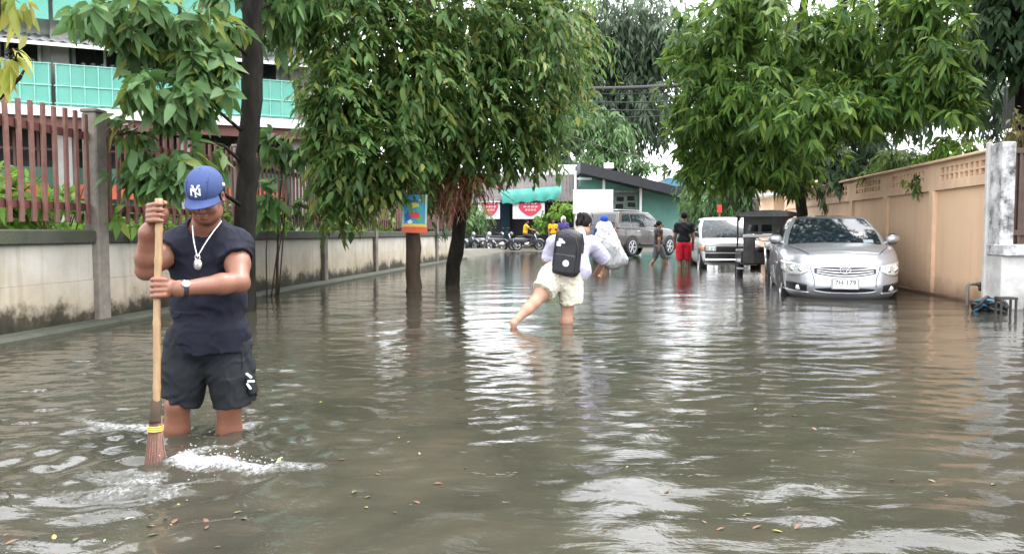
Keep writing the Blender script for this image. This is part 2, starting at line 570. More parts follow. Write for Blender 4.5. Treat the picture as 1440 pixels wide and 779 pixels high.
n3 = nd(nt, 'ShaderNodeTexNoise', i_Scale=3.2, i_Detail=5.0, i_Roughness=.5, i_Distortion=.6); L(mp.outputs[0], n3.inputs['Vector'])
b1 = nd(nt, 'ShaderNodeBump', i_Strength=1.0, i_Distance=.0075); L(n3.outputs['Fac'], b1.inputs['Height'])
n4 = nd(nt, 'ShaderNodeTexNoise', i_Scale=24.0, i_Detail=3.0); L(mp.outputs[0], n4.inputs['Vector'])
b2 = nd(nt, 'ShaderNodeBump', i_Strength=.5, i_Distance=.0014); L(n4.outputs['Fac'], b2.inputs['Height']); L(b1.outputs[0], b2.inputs['Normal'])
n5 = nd(nt, 'ShaderNodeTexNoise', i_Scale=90.0, i_Detail=2.0); L(tc.outputs['Object'], n5.inputs['Vector'])
mf = nd(nt, 'ShaderNodeMath', operation='MULTIPLY'); L(n5.outputs['Fac'], mf.inputs[0]); L(fr.outputs[0], mf.inputs[1])
b3 = nd(nt, 'ShaderNodeBump', i_Strength=.8, i_Distance=.012); L(mf.outputs[0], b3.inputs['Height']); L(b2.outputs[0], b3.inputs['Normal'])
L(b3.outputs[0], bs.inputs['Normal'])
L(bs.outputs[0], out.inputs[0])
nr, nc = X.shape
idx = np.arange(nr * nc).reshape(nr, nc)
F = np.stack([idx[:-1, :-1], idx[:-1, 1:], idx[1:, 1:], idx[1:, :-1]], -1).reshape(-1, 4)
wo_ = np_obj('flood_water', np.stack([X, Y, Z], -1).reshape(-1, 3), F, m_water, smooth=True)
a = wo_.data.attributes.new('foam', 'FLOAT', 'POINT'); a.data.foreach_set('value', foam.ravel().astype(np.float32))
tag(wo_, kind='structure')


def water_z(x, y):
    i = int(np.clip(np.searchsorted(wy, y), 0, nr - 1)); j = int(np.clip((x - wx[0]) / .026, 0, nc - 1))
    return float(Z[i, j])


# drops thrown up by the broom
m_drop = basic('frothy water drop', (.40, .41, .40), .12, var=.1)
sp = MB()
rs = random.Random(4)
for i in range(130):
    t = rs.random() ** 1.4
    c = G(262 + 130 * t + rs.gauss(0, 10), 656 - 6 * t + rs.gauss(0, 5))
    h = abs(rs.gauss(0, .028)) * (1 - .6 * t)
    if rs.random() < .12: c = G(250 + rs.gauss(0, 30), 655 + rs.gauss(0, 12)); h = abs(rs.gauss(0, .02))
    r = rs.uniform(.0012, .0036) * (1.4 if rs.random() < .1 else 1)
    sp.ball((c.x, c.y, water_z(c.x, c.y) + h), (r * rs.uniform(.8, 2.2), r, r * rs.uniform(.7, 1.4)), 6, 4)
tag(sp.build('water_splash', m_drop, smooth=True), 'white splash of drops thrown up where the broom sweeps the water', 'splash', kind='stuff')

# ------------------------------------------------------------------ boundary wall on the one side: pale panels between posts
WXL = -5.5
PY = [4.6, 8.06, 11.53, 15.0, 18.5, 22.0, 25.5, 29.0]
m_panel, nt, out = new_mat('whitewashed stained wall')
L = nt.links.new
tc = nd(nt, 'ShaderNodeTexCoord'); geo = nd(nt, 'ShaderNodeNewGeometry')
n1 = nd(nt, 'ShaderNodeTexNoise', i_Scale=1.3, i_Detail=8.0, i_Roughness=.6); L(geo.outputs['Position'], n1.inputs['Vector'])
c1 = ramp(nt, n1.outputs['Fac'], [(.3, (.37, .35, .30)), (.52, (.48, .455, .41)), (.7, (.56, .54, .50))])
sx = nd(nt, 'ShaderNodeSeparateXYZ'); L(geo.outputs['Position'], sx.inputs[0])
n2 = nd(nt, 'ShaderNodeTexNoise', i_Scale=2.4, i_Detail=10.0, i_Roughness=.7); L(geo.outputs['Position'], n2.inputs['Vector'])
ad = nd(nt, 'ShaderNodeMath', operation='MULTIPLY_ADD'); L(n2.outputs['Fac'], ad.inputs[0]); ad.inputs[1].default_value = -.75; L(sx.outputs[2], ad.inputs[2])
# algae creeping up from the water line and brown tide mark above it
rp = ramp(nt, ad.outputs[0], [(0.0, (0, 0, 0)), (1.0, (1, 1, 1))])
rp.color_ramp.elements[0].position = 0.0
st = nd(nt, 'ShaderNodeMapRange'); st.inputs[1].default_value = -.34; st.inputs[2].default_value = -.08; L(ad.outputs[0], st.inputs[0])
al = ramp(nt, st.outputs[0], [(0, (.035, .035, .026)), (.45, (.11, .10, .075)), (1, (1, 1, 1))])
t2 = nd(nt, 'ShaderNodeMapRange'); t2.inputs[1].default_value = -.05; t2.inputs[2].default_value = .45; L(ad.outputs[0], t2.inputs[0])
tm = ramp(nt, t2.outputs[0], [(0, (.80, .73, .60)), (1, (1, 1, 1))])
m1 = nd(nt, 'ShaderNodeMix', data_type='RGBA', blend_type='MULTIPLY'); m1.inputs['Factor'].default_value = 1; L(c1.outputs[0], m1.inputs[6]); L(tm.outputs[0], m1.inputs[7])
m2 = nd(nt, 'ShaderNodeMix', data_type='RGBA', blend_type='MULTIPLY'); m2.inputs['Factor'].default_value = 1; L(m1.outputs[2], m2.inputs[6]); L(al.outputs[0], m2.inputs[7])
mpn = nd(nt, 'ShaderNodeMapping'); mpn.inputs['Scale'].default_value = (1, 9, .5); L(geo.outputs['Position'], mpn.inputs['Vector'])
n4 = nd(nt, 'ShaderNodeTexNoise', i_Scale=1.0, i_Detail=5.0); L(mpn.outputs[0], n4.inputs['Vector'])
dr = ramp(nt, n4.outputs['Fac'], [(.3, (.62, .58, .5)), (.5, (1, 1, 1))])
m3 = nd(nt, 'ShaderNodeMix', data_type='RGBA', blend_type='MULTIPLY'); m3.inputs['Factor'].default_value = .6; L(m2.outputs[2], m3.inputs[6]); L(dr.outputs[0], m3.inputs[7])
bs = nd(nt, 'ShaderNodeBsdfPrincipled'); L(m3.outputs[2], bs.inputs['Base Color']); bs.inputs['Roughness'].default_value = .8
bm = nd(nt, 'ShaderNodeBump', i_Strength=.25, i_Distance=.01); L(n2.outputs['Fac'], bm.inputs['Height']); L(bm.outputs[0], bs.inputs['Normal'])
L(bs.outputs[0], out.inputs[0])

wl = thing('boundary_wall', 'low stained whitewashed concrete wall with dark mossy coping below the picket fence', 'wall', (WXL, 12, 0))
for i in range(len(PY) - 1):
    a, b = PY[i] + .096, PY[i + 1] - .096
    MB().box((WXL - .07, (a + b) / 2, .095), (.12, b - a, .79)).box((WXL - .075, (a + b) / 2, .685), (.12, b - a, .385)).build('wall_panel', m_panel, wl)
    MB().box((WXL - .06, (a + b) / 2, .955), (.20, b - a, .15), bev=.015).build('coping', M['mossy'], wl)
for y in PY:
    MB().box((WXL - .02, y, .98), (.17, .19, 2.62), bev=.015).box((WXL - .02, y, 2.31), (.19, .21, .04), bev=.01).build('post', M['concrete'], wl)
MB().box((WXL + .10, 17, -.14), (.32, 26, .40), bev=.03).build('plinth', M['mossy'], wl)

fn = thing('picket_fence', 'faded red brown metal picket fence on top of the low stained wall', 'fence', (WXL, 12, 1.05))
rs = random.Random(3)
late = []
for i in range(len(PY) - 1):
    a, b = PY[i] + .11, PY[i + 1] - .11
    for z, h in ((2.03, .075), (1.27, .075)):
        MB().box((WXL - .03, (a + b) / 2, z), (.05, b - a, h)).build('rail', M['fence_dark'], fn)
    n = 20
    far = MB()
    for k in range(n):
        y = a + (k + .5) * (b - a) / n
        q = far if i >= 5 else MB()
        q.box((WXL + .018, y, 1.68 + rs.uniform(-.012, .012)), (.028, .052, 1.16), M=Matrix.Rotation(rs.gauss(0, .008), 3, 'X'), bev=.004)
        if i < 5: q.build('picket', M['fence_paint'], fn)
    if i >= 5: late.append(far)

k = MB()
for q in late: k.add(q.v, q.f)
tag(k.build('picket', M['fence_paint'], fn), kind='stuff')

# ------------------------------------------------------------------ peach wall on the other side
WXR = 5.24
pw = thing('peach_wall', 'peach painted wall with pilasters and two rows of square vent holes', 'wall', (WXR, 16, 0))
PYR = [11.40, 13.5, 15.6, 17.7, 19.8, 21.9, 24.0]
for i in range(len(PYR) - 1):
    a, b = PYR[i], PYR[i + 1]
    MB().box((WXR + .11, (a + b) / 2, .66), (.12, b - a, 2.04)).build('wall_panel', M['peach'], pw)
    # band with real openings: bars between the holes
    lo, hi = a + .16, b - .16
    nb = 9; pit = (hi - lo - .3) / nb
    bd = MB()
    bd.box((WXR + .09, (a + b) / 2, 1.74), (.18, b - a, .14))
    bd.box((WXR + .09, (a + b) / 2, 2.055), (.18, b - a, .09))
    bd.box((WXR + .09, (a + b) / 2, 1.91), (.174, hi - lo, .03))
    bd.box((WXR + .09, a + .155, 1.91), (.18, .31, .20)); bd.box((WXR + .09, b - .155, 1.91), (.18, .31, .20))
    for k in range(1, nb):
        bd.box((WXR + .09, lo + .15 + k * pit, 1.91), (.17, pit * .4, .20))
    bd.build('vent_band', M['peach_trim'], pw)
for y in PYR[1:]:
    MB().box((WXR + .075, y, .67), (.16, .17, 2.02), bev=.008).build('pilaster', M['peach_trim'], pw)
MB().box((WXR + .06, 17.72, 2.115), (.26, 12.6, .04), bev=.008).build('coping', M['peach_trim'], pw)
MB().box((WXR + .03, 17.7, -.16), (.10, 12.56, .40), bev=.01).build('plinth', basic('wet brown plinth', (.16, .10, .065), .6, var=.3, scale=4), pw)

# far end of that wall: a tiled gatehouse
gh = thing('gate_house', 'small tan gatehouse with a rounded tile roof past the end of the peach wall', 'gatehouse', (5.6, 26.0, 0))
MB().box((6.0, 26.2, 1.0), (1.7, 2.2, 2.4)).build('wall', M['peach'], gh)
m_tile = basic('faded tan roof tile', (.42, .27, .17), .8, var=.25, scale=7, bump=.4)
MB().lathe((6.0, 26.0, 2.2), [(1.45, 0), (1.42, .10), (1.15, .26), (.75, .42), (.3, .5), (0, .52)], n=24).build('roof', m_tile, gh, True)
MB().lathe((6.0, 26.0, 2.1), [(0, 0), (1.40, 0), (1.46, .03), (1.46, .10), (1.38, .11)], n=24).build('fascia', M['white_paint'], gh, True)

# peeling gate pillar
m_peel, nt, out = new_mat('peeling blackened whitewash')
L = nt.links.new
geo = nd(nt, 'ShaderNodeNewGeometry')
n1 = nd(nt, 'ShaderNodeTexNoise', i_Scale=4.5, i_Detail=12.0, i_Roughness=.75); L(geo.outputs['Position'], n1.inputs['Vector'])
c1 = ramp(nt, n1.outputs['Fac'], [(.35, (.06, .058, .055)), (.43, (.24, .235, .23)), (.50, (.42, .415, .42)), (.60, (.64, .64, .64))])
bs = nd(nt, 'ShaderNodeBsdfPrincipled'); L(c1.outputs[0], bs.inputs['Base Color']); bs.inputs['Roughness'].default_value = .85
bm = nd(nt, 'ShaderNodeBump', i_Strength=.5, i_Distance=.02); L(n1.outputs['Fac'], bm.inputs['Height']); L(bm.outputs[0], bs.inputs['Normal']); L(bs.outputs[0], out.inputs[0])
m_lowwhite = basic('stained white render', (.60, .59, .57), .8, var=.12, scale=2, dirt=(.2, .18, .15), dirt_amt=.55, dscale=2.6, bump=.2)
gp = thing('gate_pillar', 'peeling black and white concrete gate pillar at the end of the peach wall', 'pillar', (5.3, 11.2, 0))
MB().box((5.225, 11.17, 1.50), (.17, .32, 1.36), bev=.012).build('shaft', m_peel, gp)
MB().box((5.135, 11.37, .95), (.06, .08, 2.52), bev=.012).build('edge_strip', m_lowwhite, gp)
MB().box((5.295, 11.11, .77), (.34, .46, .15), bev=.012).build('ledge', m_peel, gp)
MB().box((5.29, 11.14, .2), (.30, .40, 1.02), bev=.012).build('base', m_lowwhite, gp)
gt = thing('metal_gate', 'dark rusty metal gate closed beside the peeling pillar', 'gate', (5.5, 11.2, 0))
m_rust = basic('dark rusty gate', (.07, .045, .035), .6, var=.4, scale=8, dirt=(.14, .07, .04), dirt_amt=.5, dscale=5)
MB().box((6.48, 11.25, 1.10), (2.2, .03, 1.9)).build('gate_sheet', m_rust, gt)
gf = MB()
for z in (.25, 1.0, 2.08): gf.box((6.46, 11.21, z), (2.24, .05, .07))
gf.build('gate_frame', m_rust, gt)
for k in range(12): MB().box((5.46 + k * .185, 11.212, 1.18), (.035, .03, 1.86)).build('bar', m_rust, gt)

# standpipe, hoses and an iron stand at its foot
sp_ = thing('standpipe', 'bent grey water pipe standing out of the flood by the peach wall', 'pipe', G(1360, 429))
q = G(1360, 429)
MB().tube([q + Vector((0, 0, -.25)), q + Vector((0, 0, .26)), q + Vector((.02, 0, .29)), q + Vector((.16, .02, .29))], .022, 10).build('pipe', M['concrete'], sp_, True)
MB().ball(q + Vector((.16, .02, .285)), .035).ring(q + Vector((.16, .02, .28)), q + Vector((.16, .0, .20)), .018).build('tap', M['steel_dark'], sp_, True)
q = G(1392, 438)
hb = thing('hose_bundle', 'heap of black and blue hose at the foot of the peeling pillar', 'hose', q)
rs = random.Random(8)
for nm, mt, n, r in (('black_hose', M['black_plastic'], 9, .024), ('blue_hose', basic('blue hose', (.05, .17, .26), .4), 4, .017)):
    hm = MB()
    for k in range(n):
        cx, cy, cz = rs.gauss(0, .07), rs.gauss(0, .05), rs.uniform(.0, .12)
        ra = rs.uniform(.06, .13); tl = rs.uniform(-.8, .8); t2_ = rs.uniform(-.8, .8)
        pts = []
        for j in range(17):
            an = j / 16 * 2 * PI
            v = Matrix.Rotation(tl, 3, 'X') @ Matrix.Rotation(t2_, 3, 'Y') @ Vector((ra * math.cos(an), ra * math.sin(an), .01 * math.sin(3 * an)))
            pts.append(q + Vector((cx, cy, cz)) + v)
        hm.tube(pts, r, 7)
    hm.build(nm, mt, hb, True)
q = G(1414, 442)
st_ = thing('iron_stand', 'small black iron stand left in the flood beside the hoses', 'stand', q)
MB().box(q + Vector((0, 0, .2)), (.20, .16, .03)).build('top', M['steel_dark'], st_)
for dx in (-.085, .085):
    for dy in (-.065, .065): MB().box(q + Vector((dx, dy, -.07)), (.022, .022, .51)).build('leg', M['steel_dark'], st_)
# ------------------------------------------------------------------ building with green balcony screens, behind the picket fence
A0, A1 = P(0, 327, 20), P(430, 327, 23.1)
E = (A1 - A0); E.z = 0; E.normalize()
N = Vector((E.y, -E.x, 0))             # towards the street
if N.dot(-A0) < 0: N = -N
M_E = Matrix((E, N, UP)).transposed()


def fb(u, o, z): return Vector((A0.x, A0.y, 0)) + E * u + N * o + UP * z


def fbox(mb, u0, u1, o0, o1, z0, z1): return mb.box(fb((u0 + u1) / 2, (o0 + o1) / 2, (z0 + z1) / 2), (u1 - u0, abs(o1 - o0), z1 - z0), M=M_E)


U0, U1 = -11, 9.4
m_rail = basic('mint rail', (.30, .62, .53), .5)
m_bwall = basic('grey render', (.34, .33, .31), .8, var=.15, scale=1.2, dirt=(.15, .14, .12), dirt_amt=.5)
m_darkwall = basic('dark room wall', (.045, .047, .05), .8, var=.2)  # near-black colour stands for the shade inside open rooms and shop
m_netting, nt, out = new_mat('green netting')
L = nt.links.new
tc = nd(nt, 'ShaderNodeTexCoord'); n1 = nd(nt, 'ShaderNodeTexNoise', i_Scale=.9, i_Detail=5.0); L(tc.outputs['Object'], n1.inputs['Vector'])
c1 = ramp(nt, n1.outputs['Fac'], [(.3, (.17, .55, .44)), (.7, (.26, .66, .55))])
bs = nd(nt, 'ShaderNodeBsdfPrincipled'); L(c1.outputs[0], bs.inputs['Base Color']); bs.inputs['Roughness'].default_value = .6
tl = nd(nt, 'ShaderNodeBsdfTranslucent'); L(c1.outputs[0], tl.inputs['Color'])
mx = nd(nt, 'ShaderNodeMixShader'); mx.inputs[0].default_value = .35; L(bs.outputs[0], mx.inputs[1]); L(tl.outputs[0], mx.inputs[2]); L(mx.outputs[0], out.inputs[0])
m_greenw = basic('dull green wall paint', (.05, .13, .085), .6, var=.2, scale=2)
m_red = basic('orange red board', (.42, .085, .035), .6, var=.2, scale=3)
m_brown = basic('red brown beam paint', (.13, .05, .038), .6, var=.2)
m_corr = basic('grey corrugated sheet', (.30, .31, .31), .5, var=.15, scale=2, dirt=(.16, .15, .14), dirt_amt=.5, stretch=(1, 1, 1))
bl = thing('balcony_building', 'long two storey building with turquoise netted balconies behind the picket fence', 'building', fb(0, 0, 0))
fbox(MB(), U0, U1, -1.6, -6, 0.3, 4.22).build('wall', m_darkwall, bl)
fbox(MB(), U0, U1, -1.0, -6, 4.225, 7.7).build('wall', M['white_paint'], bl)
k = MB()
for u in np.arange(U0, U1, 3.05): fbox(k, u, u + .42, -.4, -1.59, .3, 7.7)
k.build('column', m_bwall, bl)
fbox(MB(), U0, U1, 0, -1.55, 4.02, 4.22).build('floor_slab', M['white_paint'], bl)
fbox(MB(), U0, U1, .09, -.02, 3.98, 4.24).build('fascia', M['white_paint'], bl)
fbox(MB(), U0, U1, -.05, -.2, 3.70, 3.975).build('beam', m_brown, bl)
for u in np.arange(U0 + .1, U1 - 3, 3.05):
    fbox(MB(), u + .03, u + 2.98, .05, .035, 4.26, 5.32).build('balcony_screen', m_netting, bl)
    k = MB()
    for j in range(10): fbox(k, u + .05 + j * .32, u + .07 + j * .32, .075, .055, 4.26, 5.34)
    for z in (4.3, 4.75, 5.3): fbox(k, u, u + 3.0, .08, .052, z, z + .025)
    k.build('railing', m_rail, bl)
    fbox(MB(), u + .03, u + 2.98, .05, .035, 6.42, 7.6).build('balcony_screen', m_netting, bl)
    # rooms behind the upper balcony: window frames
    fr_ = MB()
    for (a, b) in ((.35, .43), (1.1, 1.16), (1.85, 1.95), (2.6, 2.68)): fbox(fr_, u + a, u + b, -.90, -.99, 4.25, 6.3)
    w_ = fr_.build('window', M['white_paint'], bl)
    fbox(MB(), u + .43, u + 2.6, -.96, -.985, 4.7, 5.95).build('pane', M['dark_glass'], w_)
    fbox(MB(), u + .05, u + 2.95, -.95, -1.2, 1.6, 2.75).build('green_board', m_greenw, bl)
    fbox(MB(), u + .0, u + 2.8, -.6, -.7, 1.9, 2.28).build('red_board', m_red, bl)
    k = MB()
    for j in range(5): fbox(k, u + .3 + j * .55, u + .36 + j * .55, -1.0, -1.05, 2.75, 3.7)
    fbox(k, u + .1, u + 2.9, -1.0, -1.05, 3.2, 3.26)
    k.build('window', m_brown, bl)
# sloping sheet awnings under the upper floor
rows = []
for o, z in ((.35, 5.82), (-.98, 6.25)):
    rows.append([fb(u, o, z + .025 * math.sin(u * 2 * PI / .25)) for u in np.arange(U0, U1, .0625)])
aw = MB().grid(rows); rows2 = [[p + Vector((0, 0, -.02)) for p in r] for r in rows]; aw.grid(rows2[::-1]); aw.build('awning', m_corr, bl)
fbox(MB(), U0, U1, .37, .33, 5.70, 5.79).build('gutter', M['white_paint'], bl)
fbox(MB(), U0 - .4, U1 + .3, .4, -6.4, 7.7, 7.9).build('roof', m_corr, bl)

# ------------------------------------------------------------------ the shop at the street's end
DS = 47.0
def SQ(px, py, dD=0.0): return P(px, py, DS + dD)
BW = Matrix((RGT, FWD, UP)).transposed()


def sbox(mb, x0, x1, y0, y1, d0, d1):
    """box between photo columns/rows measured on the plane DS + d0, going back to DS + d1"""
    a, b = P(x0, y1, DS + d0), P(x1, y0, DS + d0)
    c = (a + b) / 2 + FWD * ((d1 - d0) / 2)
    return mb.box(c, (abs((b - a).dot(RGT)), d1 - d0, abs(b.z - a.z)), M=BW)


sh = thing('shop', 'open fronted shop with grey sheet awning and turquoise valance across the flooded street', 'shop', SQ(740, 347))
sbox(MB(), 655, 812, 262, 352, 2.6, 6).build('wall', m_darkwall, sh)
sbox(MB(), 705, 717, 282, 345, 2.4, 2.55).build('door', basic('dark blue door', (.015, .05, .09), .5), sh)
sbox(MB(), 670, 676, 280, 352, 0.6, .8).build('post', M['concrete'], sh)
rows = []
for py, dd in ((286, -1.0), (249, 2.8)):
    a, b = SQ(662, py, dd), SQ(814, py - 3, dd)
    rows.append([a.lerp(b, t) + UP * (.03 * math.sin(t * 2 * PI * 30)) for t in np.linspace(0, 1, 240)])
aw = MB().grid(rows); aw.grid([[p - UP * .03 for p in r] for r in rows][::-1])
aw.build('awning', basic('old grey sheet', (.075, .072, .07), .95, var=.25, scale=1.5, dirt=(.15, .13, .12), dirt_amt=.6, dscale=.9), sh)
rows = []
for k, (py, dd) in enumerate(((264, -.5), (272, -1.05), (283, -1.15))):
    a, b = SQ(703 + k * 2, py + 4, dd), SQ(789 - (k == 2) * 6, py - 2, dd)
    rows.append([a.lerp(b, t) + UP * (.05 * math.sin(t * 23) * (k == 2)) + FWD * (.06 * math.sin(t * 31 + k)) for t in np.linspace(0, 1, 60)])
MB().grid(rows).build('valance', basic('turquoise awning cloth', (.015, .20, .16), .6, var=.2, scale=2), sh, True)
sbox(MB(), 696, 762, 241, 251, 2.9, 3.1).build('parapet', M['white_paint'], sh)
sbox(MB(), 764, 817, 232, 246, 2.9, 3.1).build('parapet', M['white_paint'], sh)

# two banners with a red round badge
m_badge = basic('red print', (.62, .05, .09), .5, var=.1)
m_pinkish = basic('pink print', (.80, .42, .47), .5)
m_white = basic('banner white', (.80, .80, .80), .5, var=.04)
for (x0, x1, lab) in ((672, 703, 'narrower white banner with a red badge, beside the dark blue doorway'), (721, 766, 'wider white banner with a red badge, above the parked motorbikes')):
    bn = thing('shop_banner', lab, 'banner', SQ((x0 + x1) / 2, 308, -.9))
    sbox(MB(), x0, x1, 283, 308, -.9, -.86).build('cloth', m_white, bn)
    cx = (x0 + x1) / 2 + 2; rx = (x1 - x0) * .36
    pl = []
    for j in range(28):
        an = 2 * PI * j / 28
        yy = math.sin(an); xx = math.cos(an)
        if yy > 0: yy = min(yy, .62)
        xx *= 1 - .35 * max(0, -yy)
        pl.append(P(cx + rx * xx, 292 - 12 * yy, DS - .93))
    bg_ = MB().prism(pl, FWD * .02).build('badge', m_badge, bn)
    k = MB()
    for r_, (dy, wd) in enumerate(((-4.5, .55), (0, .65), (4.5, .5))):
        for q in range(4):
            xa = cx + rx * wd * (-1 + q * .5) + 1
            k.prism([P(xa, 291 + dy + 1.3, DS - .96), P(xa + rx * wd * .38, 291 + dy + 1.1, DS - .96), P(xa + rx * wd * .40, 291 + dy - 1.6, DS - .96), P(xa + .4, 291 + dy - 1.4, DS - .96)], FWD * .02)
    k.build('badge_print', m_pinkish, bg_)

# teal house with the long dark roof
m_teal = basic('teal wall paint', (.13, .31, .26), .7, var=.15, scale=.8, dirt=(.08, .21, .18), dirt_amt=.5)
m_roof = basic('black roof sheet', (.022, .023, .028), .55, var=.3, scale=2)
th = thing('teal_house', 'teal painted house under one long dark sloping roof at the street end', 'house', SQ(880, 347))
pts = [SQ(816, 352, 1.2), SQ(958, 352, 1.2), SQ(958, 272, 1.2), SQ(816, 236, 1.2)]
MB().prism(pts, FWD * 6).build('wall', m_teal, th)
rf = [SQ(812, 236, -.6), SQ(980, 276, -.6), SQ(980, 284, -.6), SQ(960, 280, -.6), SQ(812, 247, -.6)]
MB().prism([SQ(816, 228, -.6), SQ(982, 270, -.6), SQ(982, 282, -.6), SQ(816, 243, -.6)], FWD * 8.4).build('roof', m_roof, th)
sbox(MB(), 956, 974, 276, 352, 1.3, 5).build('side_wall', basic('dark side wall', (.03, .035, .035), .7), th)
for (x, y0, y1) in ((809, 240, 345), (849, 252, 345), (901, 250, 345)):
    sbox(MB(), x - 2, x + 2, y0, y1, .4, .5).build('post', M['white_paint'], th)
sbox(MB(), 862, 914, 268.5, 271, .5, .55).build('rail', M['concrete'], th)
sbox(MB(), 812, 832, 250, 253, .3, .36).build('rail', M['white_paint'], th)
wn = sbox(MB(), 862, 897, 271, 296, .9, 1.18).build('window', basic('grey green shutter', (.12, .16, .14), .6, var=.3, scale=3), th)
k = MB()
for (x, y) in ((887, 279), (888, 288), (872, 280), (871, 290)): sbox(k, x - 5, x + 5, y - 3, y + 3, .86, .895)
k.build('pane', M['dark_glass'], wn)
sbox(MB(), 850, 863, 229, 237, 2, 2.5).build('roof_tank', M['white_paint'], th)
bh = thing('blue_roofed_shed', 'shed with a pale blue roof showing behind the dark roofed teal house', 'shed', SQ(960, 345, 14))
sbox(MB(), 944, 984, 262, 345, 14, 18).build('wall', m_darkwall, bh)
sbox(MB(), 940, 986, 250, 262, 13.8, 18.4).build('roof', basic('blue sheet roof', (.10, .32, .50), .5, var=.1), bh)

# blank board on two posts
wb = thing('white_board', 'blank white board on two posts in front of the teal house', 'board', P(834, 352, 41))
q = P(834, 284, 41)
MB().box(q, (56 * 41 / FPX, .06, 34 * 41 / FPX), M=BW, bev=.01).build('panel', M['white_paint'], wb)
for x in (810, 858):
    a = P(x, 352, 41.06)
    MB().ring(Vector((a.x, a.y, -.1)), Vector((a.x, a.y, q.z)), .03).build('post', M['white_paint'], wb)

# ------------------------------------------------------------------ dark house beyond the peach wall
m_dkh = basic('grey black render', (.075, .075, .08), .8, var=.3, scale=1.2)
dh = thing('dark_house', 'dark grey house with a corrugated panel behind the peach wall and pillar', 'house', (9.5, 13, .3))
MB().box((10.6, 13.2, 1.6), (6.0, 6.0, 2.6)).build('lower_wall', basic('dark stone wall', (.10, .095, .09), .8, var=.4, scale=3, bump=.4), dh)
MB().box((10.7, 13.2, 4.2), (6.0, 5.8, 2.6)).build('upper_wall', m_dkh, dh)
MB().box((10.4, 13.2, 5.6), (7.2, 7.0, .18)).build('roof', m_roof, dh)
rows = [[(7.56 + .03 * math.sin(y * 2 * PI / .14), y, z) for y in np.arange(14.2, 16.2, .0175)] for z in (2.95, 3.75)]
MB().grid(rows).build('corrugated_panel', basic('zinc sheet', (.30, .31, .31), .45, .3, var=.2, scale=3), dh)
MB().box((7.60, 12.6, 3.95), (.08, 1.3, 1.0)).build('window', M['dark_glass'], dh)

# ------------------------------------------------------------------ pole and overhead cables
up_ = thing('utility_pole', 'plain grey concrete utility pole beyond the white pickup', 'pole', P(1063, 350, 31))
q = P(1063, 327, 31)
MB().tube([Vector((q.x, q.y, -.3)), Vector((q.x, q.y, 9.4))], [.19, .13], 12).build('pole', M['concrete'], up_, True)
MB().box(Vector((q.x, q.y, 8.9)), (1.8, .1, .12), M=BW).build('cross_arm', M['concrete'], up_)
m_cable = M['black_plastic']
cabs = [((690, 117), (1062, 110), 3.2, .11, 'thick black bundle of overhead cables, topmost of those across the street'), ((690, 138), (1062, 136), 2.2, .035, 'upper one of the three thin overhead cables strung below the black bundle'),
        ((690, 126), (1062, 121), 2.6, .03, 'thin overhead cable hugging the underside of the thick black bundle'), ((690, 160), (1062, 152), 2.8, .025, 'lowest level overhead cable, crossing in front of the tall feathery tree'), ((690, 148), (1062, 147), 2.4, .03, 'middle one of the three thin overhead cables strung below the black bundle'), ((740, 168), (900, 222), .8, .025, 'slanting thin cable running down towards the teal house roof')]
for (a, b, sag, r, lab) in cabs:
    pa, pb = P(a[0], a[1], 44), P(b[0], b[1], 44 if b[0] < 1000 else 36)
    pts = [pa.lerp(pb, t) - UP * (sag * .12 * (1 - (2 * t - 1) ** 2)) for t in np.linspace(0, 1, 25)]
    tag(MB().tube(pts, r, 6).build('overhead_cable', m_cable, None, True), lab, 'cable', 'cables over the street end')

# little red sign on a stake behind the pickup
q = P(1012, 350, 27)
rsn = thing('red_sign', 'small red board on a stake standing behind the white pickup', 'sign', q)
MB().box(P(1012, 294, 27), (.15, .04, .26), M=BW, bev=.008).build('board', basic('bright red board', (.62, .04, .03), .5), rsn)
a = P(1012, 300, 27.05)
MB().ring(Vector((a.x, a.y, -.3)), a, .025).build('stake', M['concrete'], rsn)

# ------------------------------------------------------------------ sacks and crate at the end of the low wall
m_sack = basic('pale woven sack', (.55, .47, .43), .8, var=.15, scale=6, bump=.4)
m_sack2 = basic('pinkish sack', (.48, .33, .28), .8, var=.15, scale=6, bump=.4)
rs = random.Random(2)
for (x, y, D, s, mt, lab) in ((598, 347, 36, .42, m_sack, 'pale full sack nearest the sign tree at the wall end'), (611, 343, 37, .46, m_sack, 'pale sack propped behind the brown crate'), (622, 353, 36, .30, m_sack2, 'pinkish low sack at the feet of the blue shirted walker')):
    q = P(x, y, D)
    k = MB(); k.ball((0, 0, 0), (s, s * .8, s * .72), 18, 12)
    V = np.array(k.v); n = .08 * np.sin(V[:, 0] * 17 + V[:, 2] * 9) + .07 * np.sin(V[:, 1] * 21 + V[:, 2] * 14)
    V *= (1 + n)[:, None]
    V[:, 2] = np.maximum(V[:, 2], -s * .5)
    o = np_obj('sack', V, k.f, mt, None, True, loc=(q.x, q.y, .30 * s))
    tag(o, lab, 'sack', 'sacks at the wall end')
q = P(605, 356, 35)
cr = thing('crate', 'brown wooden crate standing in the water before the pale sacks', 'crate', (q.x, q.y, 0))
k = MB()
for z in (-.05, .09, .23): k.box((q.x, q.y - .24, z), (.9, .02, .11)).box((q.x, q.y + .24, z), (.9, .02, .11)).box((q.x - .44, q.y, z), (.02, .46, .11)).box((q.x + .44, q.y, z), (.02, .46, .11))
k.build('slats', basic('crate wood', (.17, .085, .05), .7, var=.3, scale=8), cr)
k = MB()
for sx in (-.42, .42):
    for sy in (-.22, .22): k.box((q.x + sx, q.y + sy, .08), (.03, .03, .4))
k.build('corner_battens', M['bark_pale'], cr)

